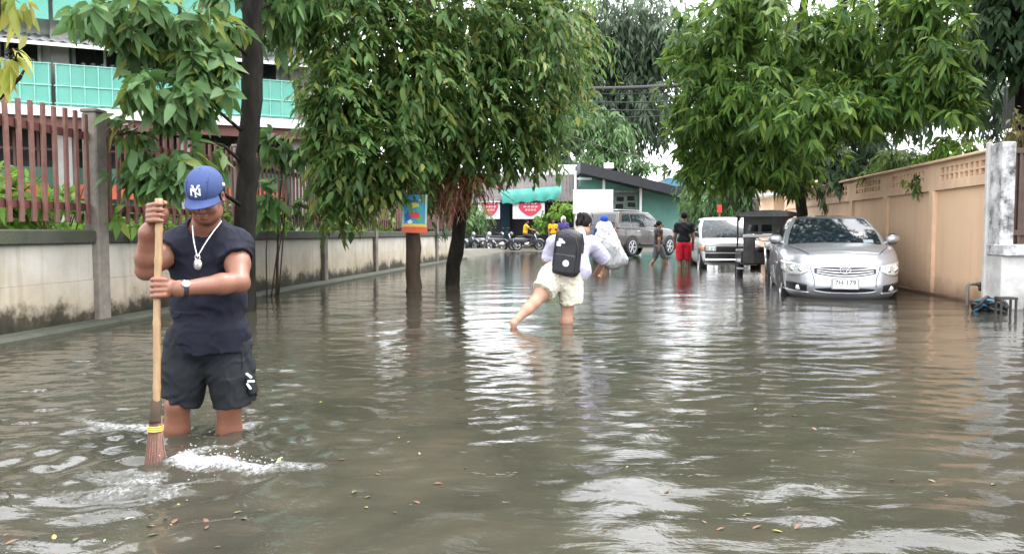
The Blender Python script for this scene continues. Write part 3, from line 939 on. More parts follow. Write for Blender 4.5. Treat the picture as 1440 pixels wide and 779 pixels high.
# ------------------------------------------------------------------ picture board tied to a trunk
DSG = 13.1
tb = thing('tree_sign', 'bright blue picture board with a red and yellow foot tied to a tree trunk', 'sign', P(583, 327, DSG))
SG = Matrix((RGT, FWD, UP)).transposed() @ Matrix.Rotation(R(1.5), 3, 'Y')


def sg(x0, x1, y0, y1, lift):
    a, b = P(x0, y1, DSG), P(x1, y0, DSG)
    return MB().box((a + b) / 2 - FWD * lift, ((b - a).dot(RGT), .02, b.z - a.z), M=SG)


mk = lambda n, c: basic(n, c, .4, var=.12, scale=14)
b0 = sg(566, 600, 274, 327, 0).build('board', mk('sky blue print', (.05, .30, .52)), tb)
sg(565, 601, 318, 327.5, .012).build('red_foot', mk('red print strip', (.62, .09, .03)), tb)
sg(567, 599, 315, 319, .016).build('yellow_strip', mk('yellow print strip', (.75, .50, .05)), tb)
sg(565.5, 568, 274, 320, .014).build('frame_side', mk('pale frame', (.35, .55, .45)), tb)
sg(598, 600.5, 274, 320, .014).build('frame_side', mk('pale frame', (.35, .55, .45)), tb)
rs = random.Random(12)


def blob(cx, cy, rx, ry, lift, mt, n=11):
    pl = []
    for j in range(n):
        an = 2 * PI * j / n; q = rs.uniform(.65, 1.15)
        pl.append(P(cx + rx * q * math.cos(an), cy + ry * q * math.sin(an), DSG) - FWD * lift)
    MB().prism(pl, FWD * .006).build('print', mt, b0)


blob(583, 303, 9, 5, .022, mk('red figure print', (.66, .05, .06)))
blob(574, 305, 5, 8, .0185, mk('dark blue print', (.02, .10, .36)))
blob(590, 308, 7, 5, .0175, mk('green print', (.08, .36, .12)))
blob(582, 289, 9, 4, .0180, mk('yellow print', (.78, .62, .06)))
blob(590, 294, 6, 4, .0205, mk('teal print', (.03, .40, .36)))
blob(576, 283, 8, 3, .0165, mk('deep blue print', (.02, .14, .42)))
blob(593, 281, 4, 3, .019, mk('white print', (.75, .76, .76)))
blob(577, 312, 4, 3, .021, mk('white print', (.75, .76, .76)))
# ------------------------------------------------------------------ foliage: many single leaves set along drooping sprays
def unit(a): return a / np.maximum(np.linalg.norm(a, axis=-1, keepdims=True), 1e-9)


def leaf_mesh(b, a, u, Ln, Wd, fold, droop, hi):
    """b base, a axis, u rough normal (all (n,3)); one folded, drooping leaf per row"""
    s = unit(np.cross(a, u)); n = np.cross(s, a)
    L_ = Ln[:, None]; W = Wd[:, None]; dn = np.array([0, 0, -1.0])
    if hi:
        T = [(.0, 0), (.28, .92), (.62, .80), (1, 0)]
        V = [b]
        for t, w_ in T[1:3]:
            c = b + a * (L_ * t) + dn * (L_ * droop * t * t)
            V += [c - s * (W * w_ / 2) + n * (W * fold), c, c + s * (W * w_ / 2) + n * (W * fold)]
        V.append(b + a * L_ + dn * (L_ * droop))
        f = np.array([(0, 2, 1), (0, 3, 2), (1, 2, 5), (1, 5, 4), (2, 3, 6), (2, 6, 5), (4, 5, 7), (5, 6, 7)])
    else:
        c = b + a * (L_ * .45) + dn * (L_ * droop * .2)
        V = [b, c - s * (W / 2) + n * (W * fold), c, c + s * (W / 2) + n * (W * fold), b + a * L_ + dn * (L_ * droop)]
        f = np.array([(0, 2, 1), (0, 3, 2), (1, 2, 4), (2, 3, 4)])
    k = len(V); V = np.stack(V, 1).reshape(-1, 3)
    F = (f[None] + (np.arange(len(b)) * k)[:, None, None]).reshape(-1, 3)
    return V, F


def foliage(clusters, style, Ln, ratio, rng, hi=False, spray=.5, k=8, droop=.25, down=.5, shell=.45, fold=.12, clump=15, sag=.30):
    """clusters: (px, py, D, rx_px, ry_px, rD_m, sprays). Returns leaf verts/faces."""
    Bs, As, Us, Ls = [], [], [], []
    for (px, py, D, rx, ry, rd, ns) in clusters:
        c = np.array(P(px, py, D)); s = mpp(D)
        rad = np.array([rx * s, rd, ry * s])
        # sprays gather in clumps, so gaps and dark hollows open between them
        nsub = max(4, ns // clump)
        sc = unit(rng.normal(size=(nsub, 3))) * (.35 + .65 * rng.random((nsub, 1)) ** shell)
        wt = rng.random(nsub) + .35
        pick = rng.choice(nsub, ns, p=wt / wt.sum())
        q = sc[pick] + rng.normal(size=(ns, 3)) * (.20 + .13 * rng.random((nsub, 1)))[pick]
        lump = 1 - .22 * (.5 + .5 * np.sin(q[:, :1] * 5 + px) * np.cos(q[:, 2:] * 6 + py))
        loc = q * rad * lump
        q = unit(q)
        Bx = np.array([RGT[:], FWD[:], UP[:]])
        org = c + loc @ Bx
        o = unit(q / np.maximum(rad, .05)) @ Bx
        dr = unit(o * .7 + rng.normal(size=(ns, 3)) * .55 + np.array([0, 0, -down]))
        j = np.arange(k)
        if style == 'whorl':
            ref = unit(np.cross(dr, rng.normal(size=(ns, 3)))); ref2 = np.cross(dr, ref)
            an = (2 * PI * j / k)[None, :] + rng.random((ns, k)) * .7
            a = (ref[:, None] * np.cos(an)[..., None] + ref2[:, None] * np.sin(an)[..., None]) * .85 + dr[:, None] * .55 + np.array([0, 0, -.35]) * (.5 + rng.random((ns, k, 1)))
            b = org[:, None] + dr[:, None] * (spray * .25 * rng.random((ns, k, 1))) + np.zeros((ns, k, 1))
            u = dr[:, None] + np.array([0, 0, .9]) + rng.normal(size=(ns, k, 3)) * .25
        elif style == 'pinnate':
            t = ((j + .6) / k)[None, :, None]
            side = unit(np.cross(dr, np.array([0, 0, 1.0])))[:, None] * np.where(j % 2, 1, -1)[None, :, None]
            rach = org[:, None] + dr[:, None] * (spray * t) + np.array([0, 0, -1.0]) * (spray * 1.5 * sag * t * t)
            b = rach
            tang = dr[:, None] + np.array([0, 0, -3 * sag]) * t
            a = tang * .65 + side * .75 + np.array([0, 0, -sag]) + rng.normal(size=(ns, k, 3)) * .22
            u = np.array([0, 0, 1.0]) + o[:, None] * .5 + rng.normal(size=(ns, k, 3)) * .35
        else:  # hanging strands
            t = ((j + .5) / k)[None, :, None]
            b = org[:, None] + np.array([0, 0, -1.0]) * (spray * t) + o[:, None] * (.18 * spray * np.sqrt(t)) + rng.normal(size=(ns, k, 3)) * .03
            a = rng.normal(size=(ns, k, 3)) * .45 + np.array([0, 0, -.75]) + o[:, None] * .35
            u = o[:, None] + np.array([0, 0, .5]) + rng.normal(size=(ns, k, 3)) * .4
        n = ns * k
        Bs.append(np.broadcast_to(b, (ns, k, 3)).reshape(n, 3)); As.append(unit(a.reshape(n, 3))); Us.append(np.broadcast_to(u, (ns, k, 3)).reshape(n, 3))
        Ls.append(Ln * rng.uniform(.42, 1.38, n))
    b, a, u, ln = np.concatenate(Bs), np.concatenate(As), np.concatenate(Us), np.concatenate(Ls)
    return leaf_mesh(b, a, u, ln, ln * ratio * rng.uniform(.8, 1.2, len(ln)), fold, droop, hi)


def tree(name, label, trunk, radii, clusters, mat, bark, style, Ln, ratio, seed, limbs=True, limb_step=1, group=None, kind_cat='tree', extra=None, **kw):
    """trunk: list of (px, py, D) or world points; each crown is separate leaves, the trunk carries limbs into each clump"""
    rng = np.random.default_rng(seed)
    pts = [P(*p) if not isinstance(p, Vector) else p for p in trunk]
    base = Vector(pts[0]); base.z = -.36
    root = thing(name, label, kind_cat, base, group=group)
    # wander between the given points
    fine, fr = [], []
    pts2 = [base] + pts[1:]
    n = 6
    for i in range(len(pts2) - 1):
        for j in range(n):
            t = j / n
            p = pts2[i].lerp(pts2[i + 1], t)
            fine.append(p + Vector((rng.normal(), rng.normal(), 0)) * radii[i] * .10)
            fr.append(radii[i] + (radii[i + 1] - radii[i]) * t)
    fine.append(pts2[-1]); fr.append(radii[-1])
    fr[0] *= 1.35
    tm = MB(); tm.tube(fine, [r * rng.uniform(.94, 1.06) for r in fr], 14)
    if limbs:
        for (px, py, D, rx, ry, rd, ns) in clusters[::limb_step]:
            c = P(px, py, D)
            i = min(range(len(fine)), key=lambda i: (fine[i] - c).length + (2.5 * max(0, fine[i].z - c.z + .25) if len(fine) > 8 else 0))
            st = fine[i]; dd = (c - st)
            m1 = st + dd * .4 + Vector((rng.normal() * .1, rng.normal() * .1, .10 * dd.length))
            m2 = st + dd * .75 + Vector((rng.normal() * .1, rng.normal() * .1, .08 * dd.length))
            r0 = max(.010, min(fr[i] * .5, .009 * dd.length + .012))
            tm.tube([st, m1, m2, c], [r0, r0 * .75, r0 * .5, r0 * .25], 7)
            for q in range(4):                # twigs
                e = c + Vector(rng.normal(size=3)) * mpp(D) * min(rx, ry) * .6
                tm.tube([m2.lerp(c, .3 + .2 * q), m2.lerp(e, .6) + Vector((0, 0, .05)), e], [r0 * .35, r0 * .2, r0 * .1], 5)
    tm.build('trunk', bark, root, True)
    V, F = foliage(clusters, style, Ln, ratio, rng, **kw)
    if extra:
        for (cl, st_, ln_, ra_, kw_) in extra:
            V2, F2 = foliage(cl, st_, ln_, ra_, rng, **kw_)
            F = np.concatenate([F, F2 + len(V)]); V = np.concatenate([V, V2])
    np_obj('crown', V - np.array(base), F, mat, root)
    return root


def shrub(name, label, base, clusters, mat, style, Ln, ratio, seed, group=None, stems=5, **kw):
    rng = np.random.default_rng(seed)
    root = thing(name, label, 'shrub', base, group=group)
    sm = MB()
    for (px, py, D, rx, ry, rd, ns) in clusters:
        c = P(px, py, D)
        for i in range(stems):
            e = c + Vector(rng.normal(size=3)) * mpp(D) * min(rx, ry) * .6
            s0 = Vector(base) + Vector((rng.normal() * .05, rng.normal() * .05, 0))
            sm.tube([s0, s0.lerp(e, .5) + Vector((rng.normal() * .05, 0, .05)), e], [.014, .010, .005], 5)
    sm.build('stems', M['bark_pale'], root, True)
    V, F = foliage(clusters, style, Ln, ratio, rng, **kw)
    np_obj('foliage', V - np.array(Vector(base)), F, mat, root)
    return root


# the near broad-leaved tree by the low wall
tree('broadleaf_tree', 'dark slim trunk with big drooping broad leaves, nearest tree to the sweeping man',
     [(341, 440, 10), (344, 330, 10), (350, 220, 10), (355, 60, 10), (358, -60, 10), (362, -260, 10.2)], [.15, .135, .13, .125, .11, .06],
     [(225, 30, 8.9, 75, 50, .9, 115), (285, 85, 9.0, 36, 55, .5, 60), (245, 125, 8.6, 58, 36, .6, 64), (240, 208, 8.5, 54, 38, .4, 66), (190, 190, 8.6, 22, 34, .3, 12), (150, 18, 8.7, 34, 30, .4, 22), (310, 30, 9.2, 22, 40, .4, 22),
      (330, 20, 11, 40, 50, .6, 40), (320, -90, 10.6, 80, 60, 1.0, 110), (415, -40, 11, 45, 70, 1.0, 80), (398, 20, 11, 16, 36, .5, 14), (380, -240, 10.4, 110, 70, 1.3, 120), (205, 245, 8.4, 28, 14, .3, 12)],
     M['leaf_big'], M['bark'], 'whorl', .205, .46, 1, limb_step=2, hi=True, spray=.45, k=7, droop=.30, down=.6, shell=.6)

# two trees further along whose crowns merge
tree('drooping_tree', 'tree with the blue picture board tied to its straight trunk and dark hanging foliage',
     [(580, 412, 13.4), (581, 330, 13.4), (585, 220, 13.4), (592, 90, 13.3), (597, -60, 13.3), (590, -300, 13.4)], [.135, .125, .13, .15, .13, .06],
     [(502, 30, 12.4, 60, 72, 1.0, 260), (482, 140, 12.0, 28, 62, .6, 170), (505, 212, 12, 42, 42, .7, 190), (560, 90, 12.9, 75, 90, 1.2, 300), (530, 205, 12.6, 50, 50, .8, 200), (585, 190, 13.9, 50, 40, .5, 110), (476, 268, 12.4, 18, 18, .4, 46),
      (500, -110, 12.8, 130, 100, 1.7, 260), (600, 240, 14.6, 50, 28, .6, 90), (600, -260, 13, 150, 80, 1.9, 220)],
     M['leaf_mid'], M['bark_pale'], 'pinnate', .155, .46, 2, hi=True, spray=.48, k=10, droop=.26, down=.4, shell=.55, sag=.18,
     extra=[([(500, 10, 12, 50, 70, .8, 40), (560, 90, 12.2, 80, 70, .8, 60), (470, 130, 11.8, 36, 50, .6, 40)], 'hang', .15, .38, dict(hi=True, spray=.7, k=14, droop=.2))])
tree('leaning_tree', 'leaning dark trunk with a wide crown reaching over the street, beyond the picture board',
     [(633, 404, 15.2), (646, 320, 15.2), (655, 262, 15.2), (668, 180, 15.2), (690, 60, 15), (700, -120, 15), (700, -300, 15)], [.15, .135, .125, .12, .10, .08, .05],
     [(650, 115, 14, 95, 90, 1.4, 400), (660, 20, 13.8, 115, 60, 1.4, 340), (738, 85, 14.8, 70, 85, 1.3, 360), (690, 185, 14.4, 85, 38, 1.0, 260), (745, 165, 14.8, 40, 45, .8, 150), (795, 25, 15.6, 34, 50, .8, 140), (615, 215, 14.9, 35, 24, .5, 60),
      (665, -110, 14.5, 100, 80, 1.6, 280), (752, -70, 14.8, 50, 60, 1.2, 230), (735, -190, 14.8, 60, 60, 1.2, 190), (660, -250, 14.5, 90, 60, 1.4, 160)],  # the two street-side clumps are added above view to block sky mirrored in water
     M['leaf_mid'], M['bark'], 'pinnate', .155, .42, 3, hi=True, spray=.5, k=10, droop=.28, down=.45, shell=.5, sag=.20,
     extra=[([(740, 40, 14, 80, 80, 1.0, 60), (800, 20, 15.2, 26, 60, .6, 40), (650, 40, 13.2, 70, 70, .8, 40)], 'hang', .15, .34, dict(hi=True, spray=.9, k=16, droop=.2))])

# dried brown fronds caught where that trunk forks
rng = np.random.default_rng(31)
df = thing('dried_fronds', 'bunch of dry reddish brown fronds caught on the leaning trunk', 'fronds', P(655, 258, 14.3))
k = MB(); c0 = P(652, 250, 14.3)
for i in range(46):
    d_ = RGT * rng.normal(.10, .5) - FWD * abs(rng.normal(0, .25)) + UP * rng.normal(-.05, .18)
    p1 = c0 + d_ * .45; p2 = c0 + d_ * .85 + UP * (-.16 - .1 * rng.random())
    k.tube([c0 + Vector(rng.normal(size=3)) * .05, p1, p2], [.012, .009, .004], 4)
k.build('frond_ribs', M['leaf_dry'], df)
V, F = foliage([(650, 252, 14.2, 28, 12, .3, 80), (632, 256, 14.2, 12, 10, .2, 20)], 'pinnate', .16, .14, rng, spray=.4, k=8, droop=.4, down=1.0)
np_obj('dry_leaflets', V - np.array(WL[df.name]), F, M['leaf_dry'], df)

# bright tree over the parked cars
tree('bright_tree', 'bright green tree with long leaflets spreading above the silver car',
     [(1128, 388, 17.3), (1128, 300, 17.3), (1127, 220, 17.2), (1122, 120, 17), (1130, 0, 16.8), (1135, -150, 16.8)], [.135, .12, .115, .10, .085, .05],
     [(1005, 55, 14.8, 55, 75, 1.1, 300), (985, 145, 14.8, 42, 55, .9, 220), (1008, 222, 15.2, 58, 40, .9, 210), (1085, 35, 14, 70, 60, 1.1, 250), (1085, 140, 14, 70, 60, 1.1, 250), (1150, 165, 13.4, 90, 30, .9, 210), (1062, 215, 14.6, 50, 38, .9, 190), (1095, 242, 15.6, 44, 26, .8, 110),
      (1175, 90, 14.4, 70, 70, 1.2, 230), (1245, 125, 13.6, 55, 35, .9, 130), (1312, 55, 12.6, 42, 85, .8, 240), (1330, 150, 12.4, 30, 34, .5, 70), (1240, 35, 13.8, 70, 45, 1.0, 190), (1120, 220, 15.8, 65, 22, .8, 90),
      (1225, 160, 13.2, 55, 12, .6, 46), (1215, -230, 15, 90, 36, 1.4, 150), (1330, -50, 13, 70, 50, 1.2, 130)],  # the highest clump is added above the view so the windscreen mirrors leaves
     M['leaf_bright'], M['bark'], 'whorl', .205, .29, 4, hi=True, spray=.5, k=10, droop=.32, down=.35, shell=.5, fold=.14)
tree('shade_tree', 'dark leafy tree behind the peach wall, under the bright green one',
     [Vector((6.8, 19.5, 0)), P(1165, 250, 19.4), P(1180, 120, 19.4), P(1190, -60, 19.4)], [.2, .17, .14, .07],
     [(1150, 215, 19.5, 80, 40, 1.1, 130), (1170, 120, 20, 110, 80, 1.5, 260), (1225, 60, 19, 70, 60, 1.2, 140), (1205, 240, 18.6, 60, 18, .7, 70), (1085, 100, 20, 60, 90, 1.3, 150), (1090, 210, 20, 50, 40, .9, 80), (1280, 110, 17, 50, 30, .8, 60), (1235, 150, 18, 22, 14, .5, 20), (1020, 190, 20, 50, 50, 1, 90)],
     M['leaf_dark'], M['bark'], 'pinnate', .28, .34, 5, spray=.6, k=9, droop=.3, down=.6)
tree('corner_tree', 'dark tree against the grey house above the peeling gate pillar',
     [Vector((6.9, 14.3, 0)), P(1440, 170, 14), P(1430, 40, 14), P(1410, -120, 14)], [.13, .11, .09, .05],
     [(1400, 30, 14.2, 45, 50, .9, 90), (1375, 95, 14.4, 28, 35, .6, 45), (1436, 10, 13.6, 40, 45, .8, 70), (1420, -90, 14, 80, 60, 1.3, 120), (1490, 40, 13.5, 50, 70, 1, 80)],
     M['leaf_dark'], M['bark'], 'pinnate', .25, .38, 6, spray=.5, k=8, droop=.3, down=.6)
tree('edge_tree', 'slim tree at the picture edge with a few hanging yellow green leaves',
     [(-34, 560, 5.3), (-24, 300, 5.3), (-10, 120, 5.3), (-10, -40, 5.3), (-20, -110, 5.3)], [.06, .055, .050, .04, .02],
     [(6, 76, 5.1, 8, 12, .08, 4), (28, -4, 5.4, 20, 8, .12, 4), (-60, -60, 5.3, 30, 20, .3, 16)],
     leaf_mat('young yellow leaf', [(.22, .26, .05), (.30, .30, .07), (.16, .24, .05), (.25, .22, .06)], .45), M['bark'], 'whorl', .16, .42, 8, hi=True, spray=.3, k=5, droop=.4, down=1.2)

# far trees
tree('tall_far_tree', 'tall dark feathery tree rising behind the shop and teal house',
     [P(868, 346, 60), P(866, 240, 60), P(858, 120, 60), P(850, -40, 60)], [.5, .42, .3, .15],
     [(850, 60, 60, 75, 60, 4, 520), (910, 40, 58, 48, 70, 3, 420), (800, 50, 58, 50, 110, 4, 400), (825, 150, 60, 65, 45, 4, 360), (912, 135, 58, 40, 42, 3, 260), (950, 60, 57, 30, 60, 3, 160), (890, 185, 57, 30, 16, 2, 60), (775, 175, 60, 40, 50, 4, 160), (785, 240, 58, 25, 22, 2, 60), (948, 150, 57, 16, 14, 2, 20)],
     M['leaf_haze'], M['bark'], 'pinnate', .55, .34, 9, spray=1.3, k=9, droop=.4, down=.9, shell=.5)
tree('mid_green_tree', 'mid green rounded tree just behind the roof of the shop',
     [P(838, 346, 52), P(838, 240, 52), P(842, 170, 52)], [.22, .18, .08],
     [(842, 180, 52, 38, 30, 2, 200), (848, 220, 52, 40, 22, 2, 140), (826, 145, 53, 22, 18, 1.5, 70)],
     M['leaf_far'], M['bark_pale'], 'pinnate', .40, .34, 10, spray=.9, k=9, droop=.35, down=.8)
tree('creeper_tree', 'light green creeper covered tree beyond the white pickup',
     [P(1040, 350, 40), P(1040, 290, 40), P(1035, 250, 40)], [.2, .16, .08],
     [(1000, 262, 40, 40, 26, 1.6, 190), (1045, 262, 39, 42, 30, 1.6, 220), (1080, 275, 38, 26, 24, 1.2, 110), (965, 268, 42, 14, 14, 1, 40), (1000, 292, 40, 36, 12, 1.2, 90)],
     M['leaf_far'], M['bark_pale'], 'hang', .36, .34, 11, spray=1.3, k=10, droop=.3)
tree('pale_far_tree', 'pale hazy tree low over the teal house roof',
     [P(930, 346, 66), P(930, 290, 66), P(935, 240, 66)], [.2, .16, .08],
     [(905, 240, 66, 18, 9, 1.5, 50), (965, 250, 66, 16, 6, 1.5, 40), (890, 228, 66, 10, 14, 1.5, 30)],
     M['leaf_far'], M['bark_pale'], 'pinnate', .5, .4, 12, spray=1.0, k=8, droop=.35)
tree('garden_tree', 'dark bushy tree behind the far end of the picket fence',
     [P(520, 330, 27), P(520, 280, 27), P(525, 200, 27)], [.16, .13, .07],
     [(565, 262, 27, 60, 45, 1.6, 220), (500, 285, 26, 40, 30, 1.2, 120), (610, 245, 30, 50, 40, 1.6, 150), (470, 190, 26, 40, 40, 1.2, 110), (560, 300, 26, 35, 24, 1.0, 90)],
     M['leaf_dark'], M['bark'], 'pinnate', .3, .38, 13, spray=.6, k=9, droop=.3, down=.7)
tree('street_end_tree', 'yellow green tree at the street end beyond the leaning trunk',
     [P(655, 350, 45), P(655, 320, 45), P(650, 290, 45)], [.14, .1, .06],
     [(650, 298, 45, 28, 26, 1.5, 130), (620, 300, 44, 24, 28, 1.5, 110), (672, 325, 46, 14, 18, 1, 50)],
     M['leaf_far'], M['bark_pale'], 'pinnate', .34, .36, 14, spray=.8, k=9, droop=.35, down=.9)

tree('backdrop_tree', 'big dark green tree far behind the peach wall, filling the gaps of the bright crown',
     [P(1150, 340, 34), P(1150, 240, 34), P(1160, 120, 34), P(1165, 20, 34)], [.34, .28, .2, .08],
     [(1060, 120, 34, 70, 90, 2.2, 240), (1150, 90, 34, 90, 90, 2.4, 280), (1240, 70, 34, 70, 70, 2.2, 200), (1330, 60, 33, 60, 70, 2.0, 190), (1370, 130, 32, 36, 40, 1.6, 90), (1200, 190, 34, 40, 36, 1.6, 90), (1290, 130, 34, 40, 22, 1.4, 60), (1400, 60, 32, 40, 60, 1.6, 110), (1225, 215, 32, 60, 12, 1.2, 60)],
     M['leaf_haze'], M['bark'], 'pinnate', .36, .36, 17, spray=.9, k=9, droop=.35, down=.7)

# plants behind the picket fence
i = 0
for y in np.arange(6.0, 23, 1.15):
    b = Vector((-6.15 + .1 * math.sin(i * 2.3), y, .28))
    top = 1.16 + .07 * math.sin(i * 1.7)
    rel = Vector((b.x, b.y, top)) - CAM
    D = rel.dot(FWD); u = rel.dot(RGT) / D * FPX; v = rel.z / D * FPX
    px = 720 + u; py = 327 - v
    shrub('garden_shrub', 'low bright green shrub planted in a row close behind the picket fence', b, [(px, py, D, .62 / mpp(D), .24 / mpp(D), .5, 46)], M['leaf_hedge'], 'whorl', .17, .42, 40 + i, 'shrubs behind the picket fence', hi=(i < 5), spray=.3, k=6, droop=.3, down=.1)
    i += 1
shrub('tall_shrub', 'taller yellow green shrub behind the fence at its nearest end', Vector((-6.9, 7.1, .3)), [(22, 262, 8.2, 40, 38, .4, 60), (-40, 270, 7.8, 50, 40, .4, 60)], M['leaf_hedge'], 'whorl', .15, .4, 70, hi=True, spray=.3, k=6, droop=.3, down=.2)
shrub('tall_shrub', 'loose yellow green shrub behind the fence beside its thick concrete post', Vector((-6.7, 9.0, .3)), [(112, 280, 9.6, 30, 24, .3, 34)], M['leaf_hedge'], 'whorl', .15, .4, 71, hi=True, spray=.3, k=6, droop=.3, down=.2)
shrub('papaya_shoot', 'dark broad leaved shoot poking over the fence beyond the black trunk', Vector((-5.05, 11.6, -.3)), [(392, 275, 12.1, 24, 18, .25, 14), (402, 200, 12.3, 26, 14, .25, 14)], M['leaf_big'], 'whorl', .26, .5, 72, hi=True, spray=.3, k=6, droop=.4, down=.4, stems=3)

# greenery spilling over the peach wall
for j, (px, py, D, rx, ry, ns) in enumerate([(1362, 203, 12.9, 22, 8, 34), (1318, 212, 14.0, 28, 12, 60), (1268, 228, 15.6, 30, 13, 80), (1222, 244, 17.2, 28, 11, 70), (1182, 256, 19.2, 24, 9, 60)]):
    b = P(px, py, D); b = Vector((6.0, b.y, .3))
    shrub('wall_shrub', ['dry tinged low shrub topping the peach wall next to the peeling pillar', 'green shrub over the peach wall just below the sky gap in the leaves', 'dense green shrub over the middle of the peach wall', 'dark shrub on the peach wall behind the silver car roof', 'small dark shrub on the peach wall close to the dark trunk'][j],
          b, [(px, py, D, rx, ry, .4, ns)], M['leaf_hedge'] if j < 2 else M['leaf_mid'], 'pinnate', .16, .34, 80 + j, hi=True, spray=.35, k=8, droop=.4, down=.5)
shrub('hanging_vine', 'yellowish vine hanging over the top of the peeling gate pillar', Vector((5.75, 11.5, .3)), [(1424, 178, 10.9, 22, 22, .25, 26), (1445, 165, 10.8, 20, 18, .25, 20)],
      leaf_mat('vine leaf', [(.16, .15, .05), (.20, .19, .07), (.10, .12, .04), (.24, .20, .09)], .35), 'hang', .09, .5, 90, hi=True, spray=.35, k=9, droop=.3)
# potted plants at the shop
for j, (px, py, rx, ry, lab) in enumerate([(772, 310, 16, 20, 'bright leafy bush beside the yellow shirted rider at the shop front'), (796, 298, 14, 12, 'rounded light green bush next to the white board'), (640, 318, 8, 14, 'thin pale green bush by the parked motorbikes')]):
    b = P(px, 346, 45.5); b.z = .05
    shrub('shop_bush', lab, b, [(px, py, 45.5, rx, ry, .6, 110)], M['leaf_hedge'], 'whorl', .26, .4, 95 + j, spray=.4, k=6, droop=.3)
# one overhanging tuft at the wall's vent band
shrub('wall_tuft', 'small tuft of leaves growing out of the vent holes of the peach wall', Vector((5.22, 14.1, 1.95)), [(1282, 253, 13.35, 8, 8, .12, 12)], M['leaf_mid'], 'hang', .12, .4, 99, hi=True, spray=.2, k=6, stems=2)
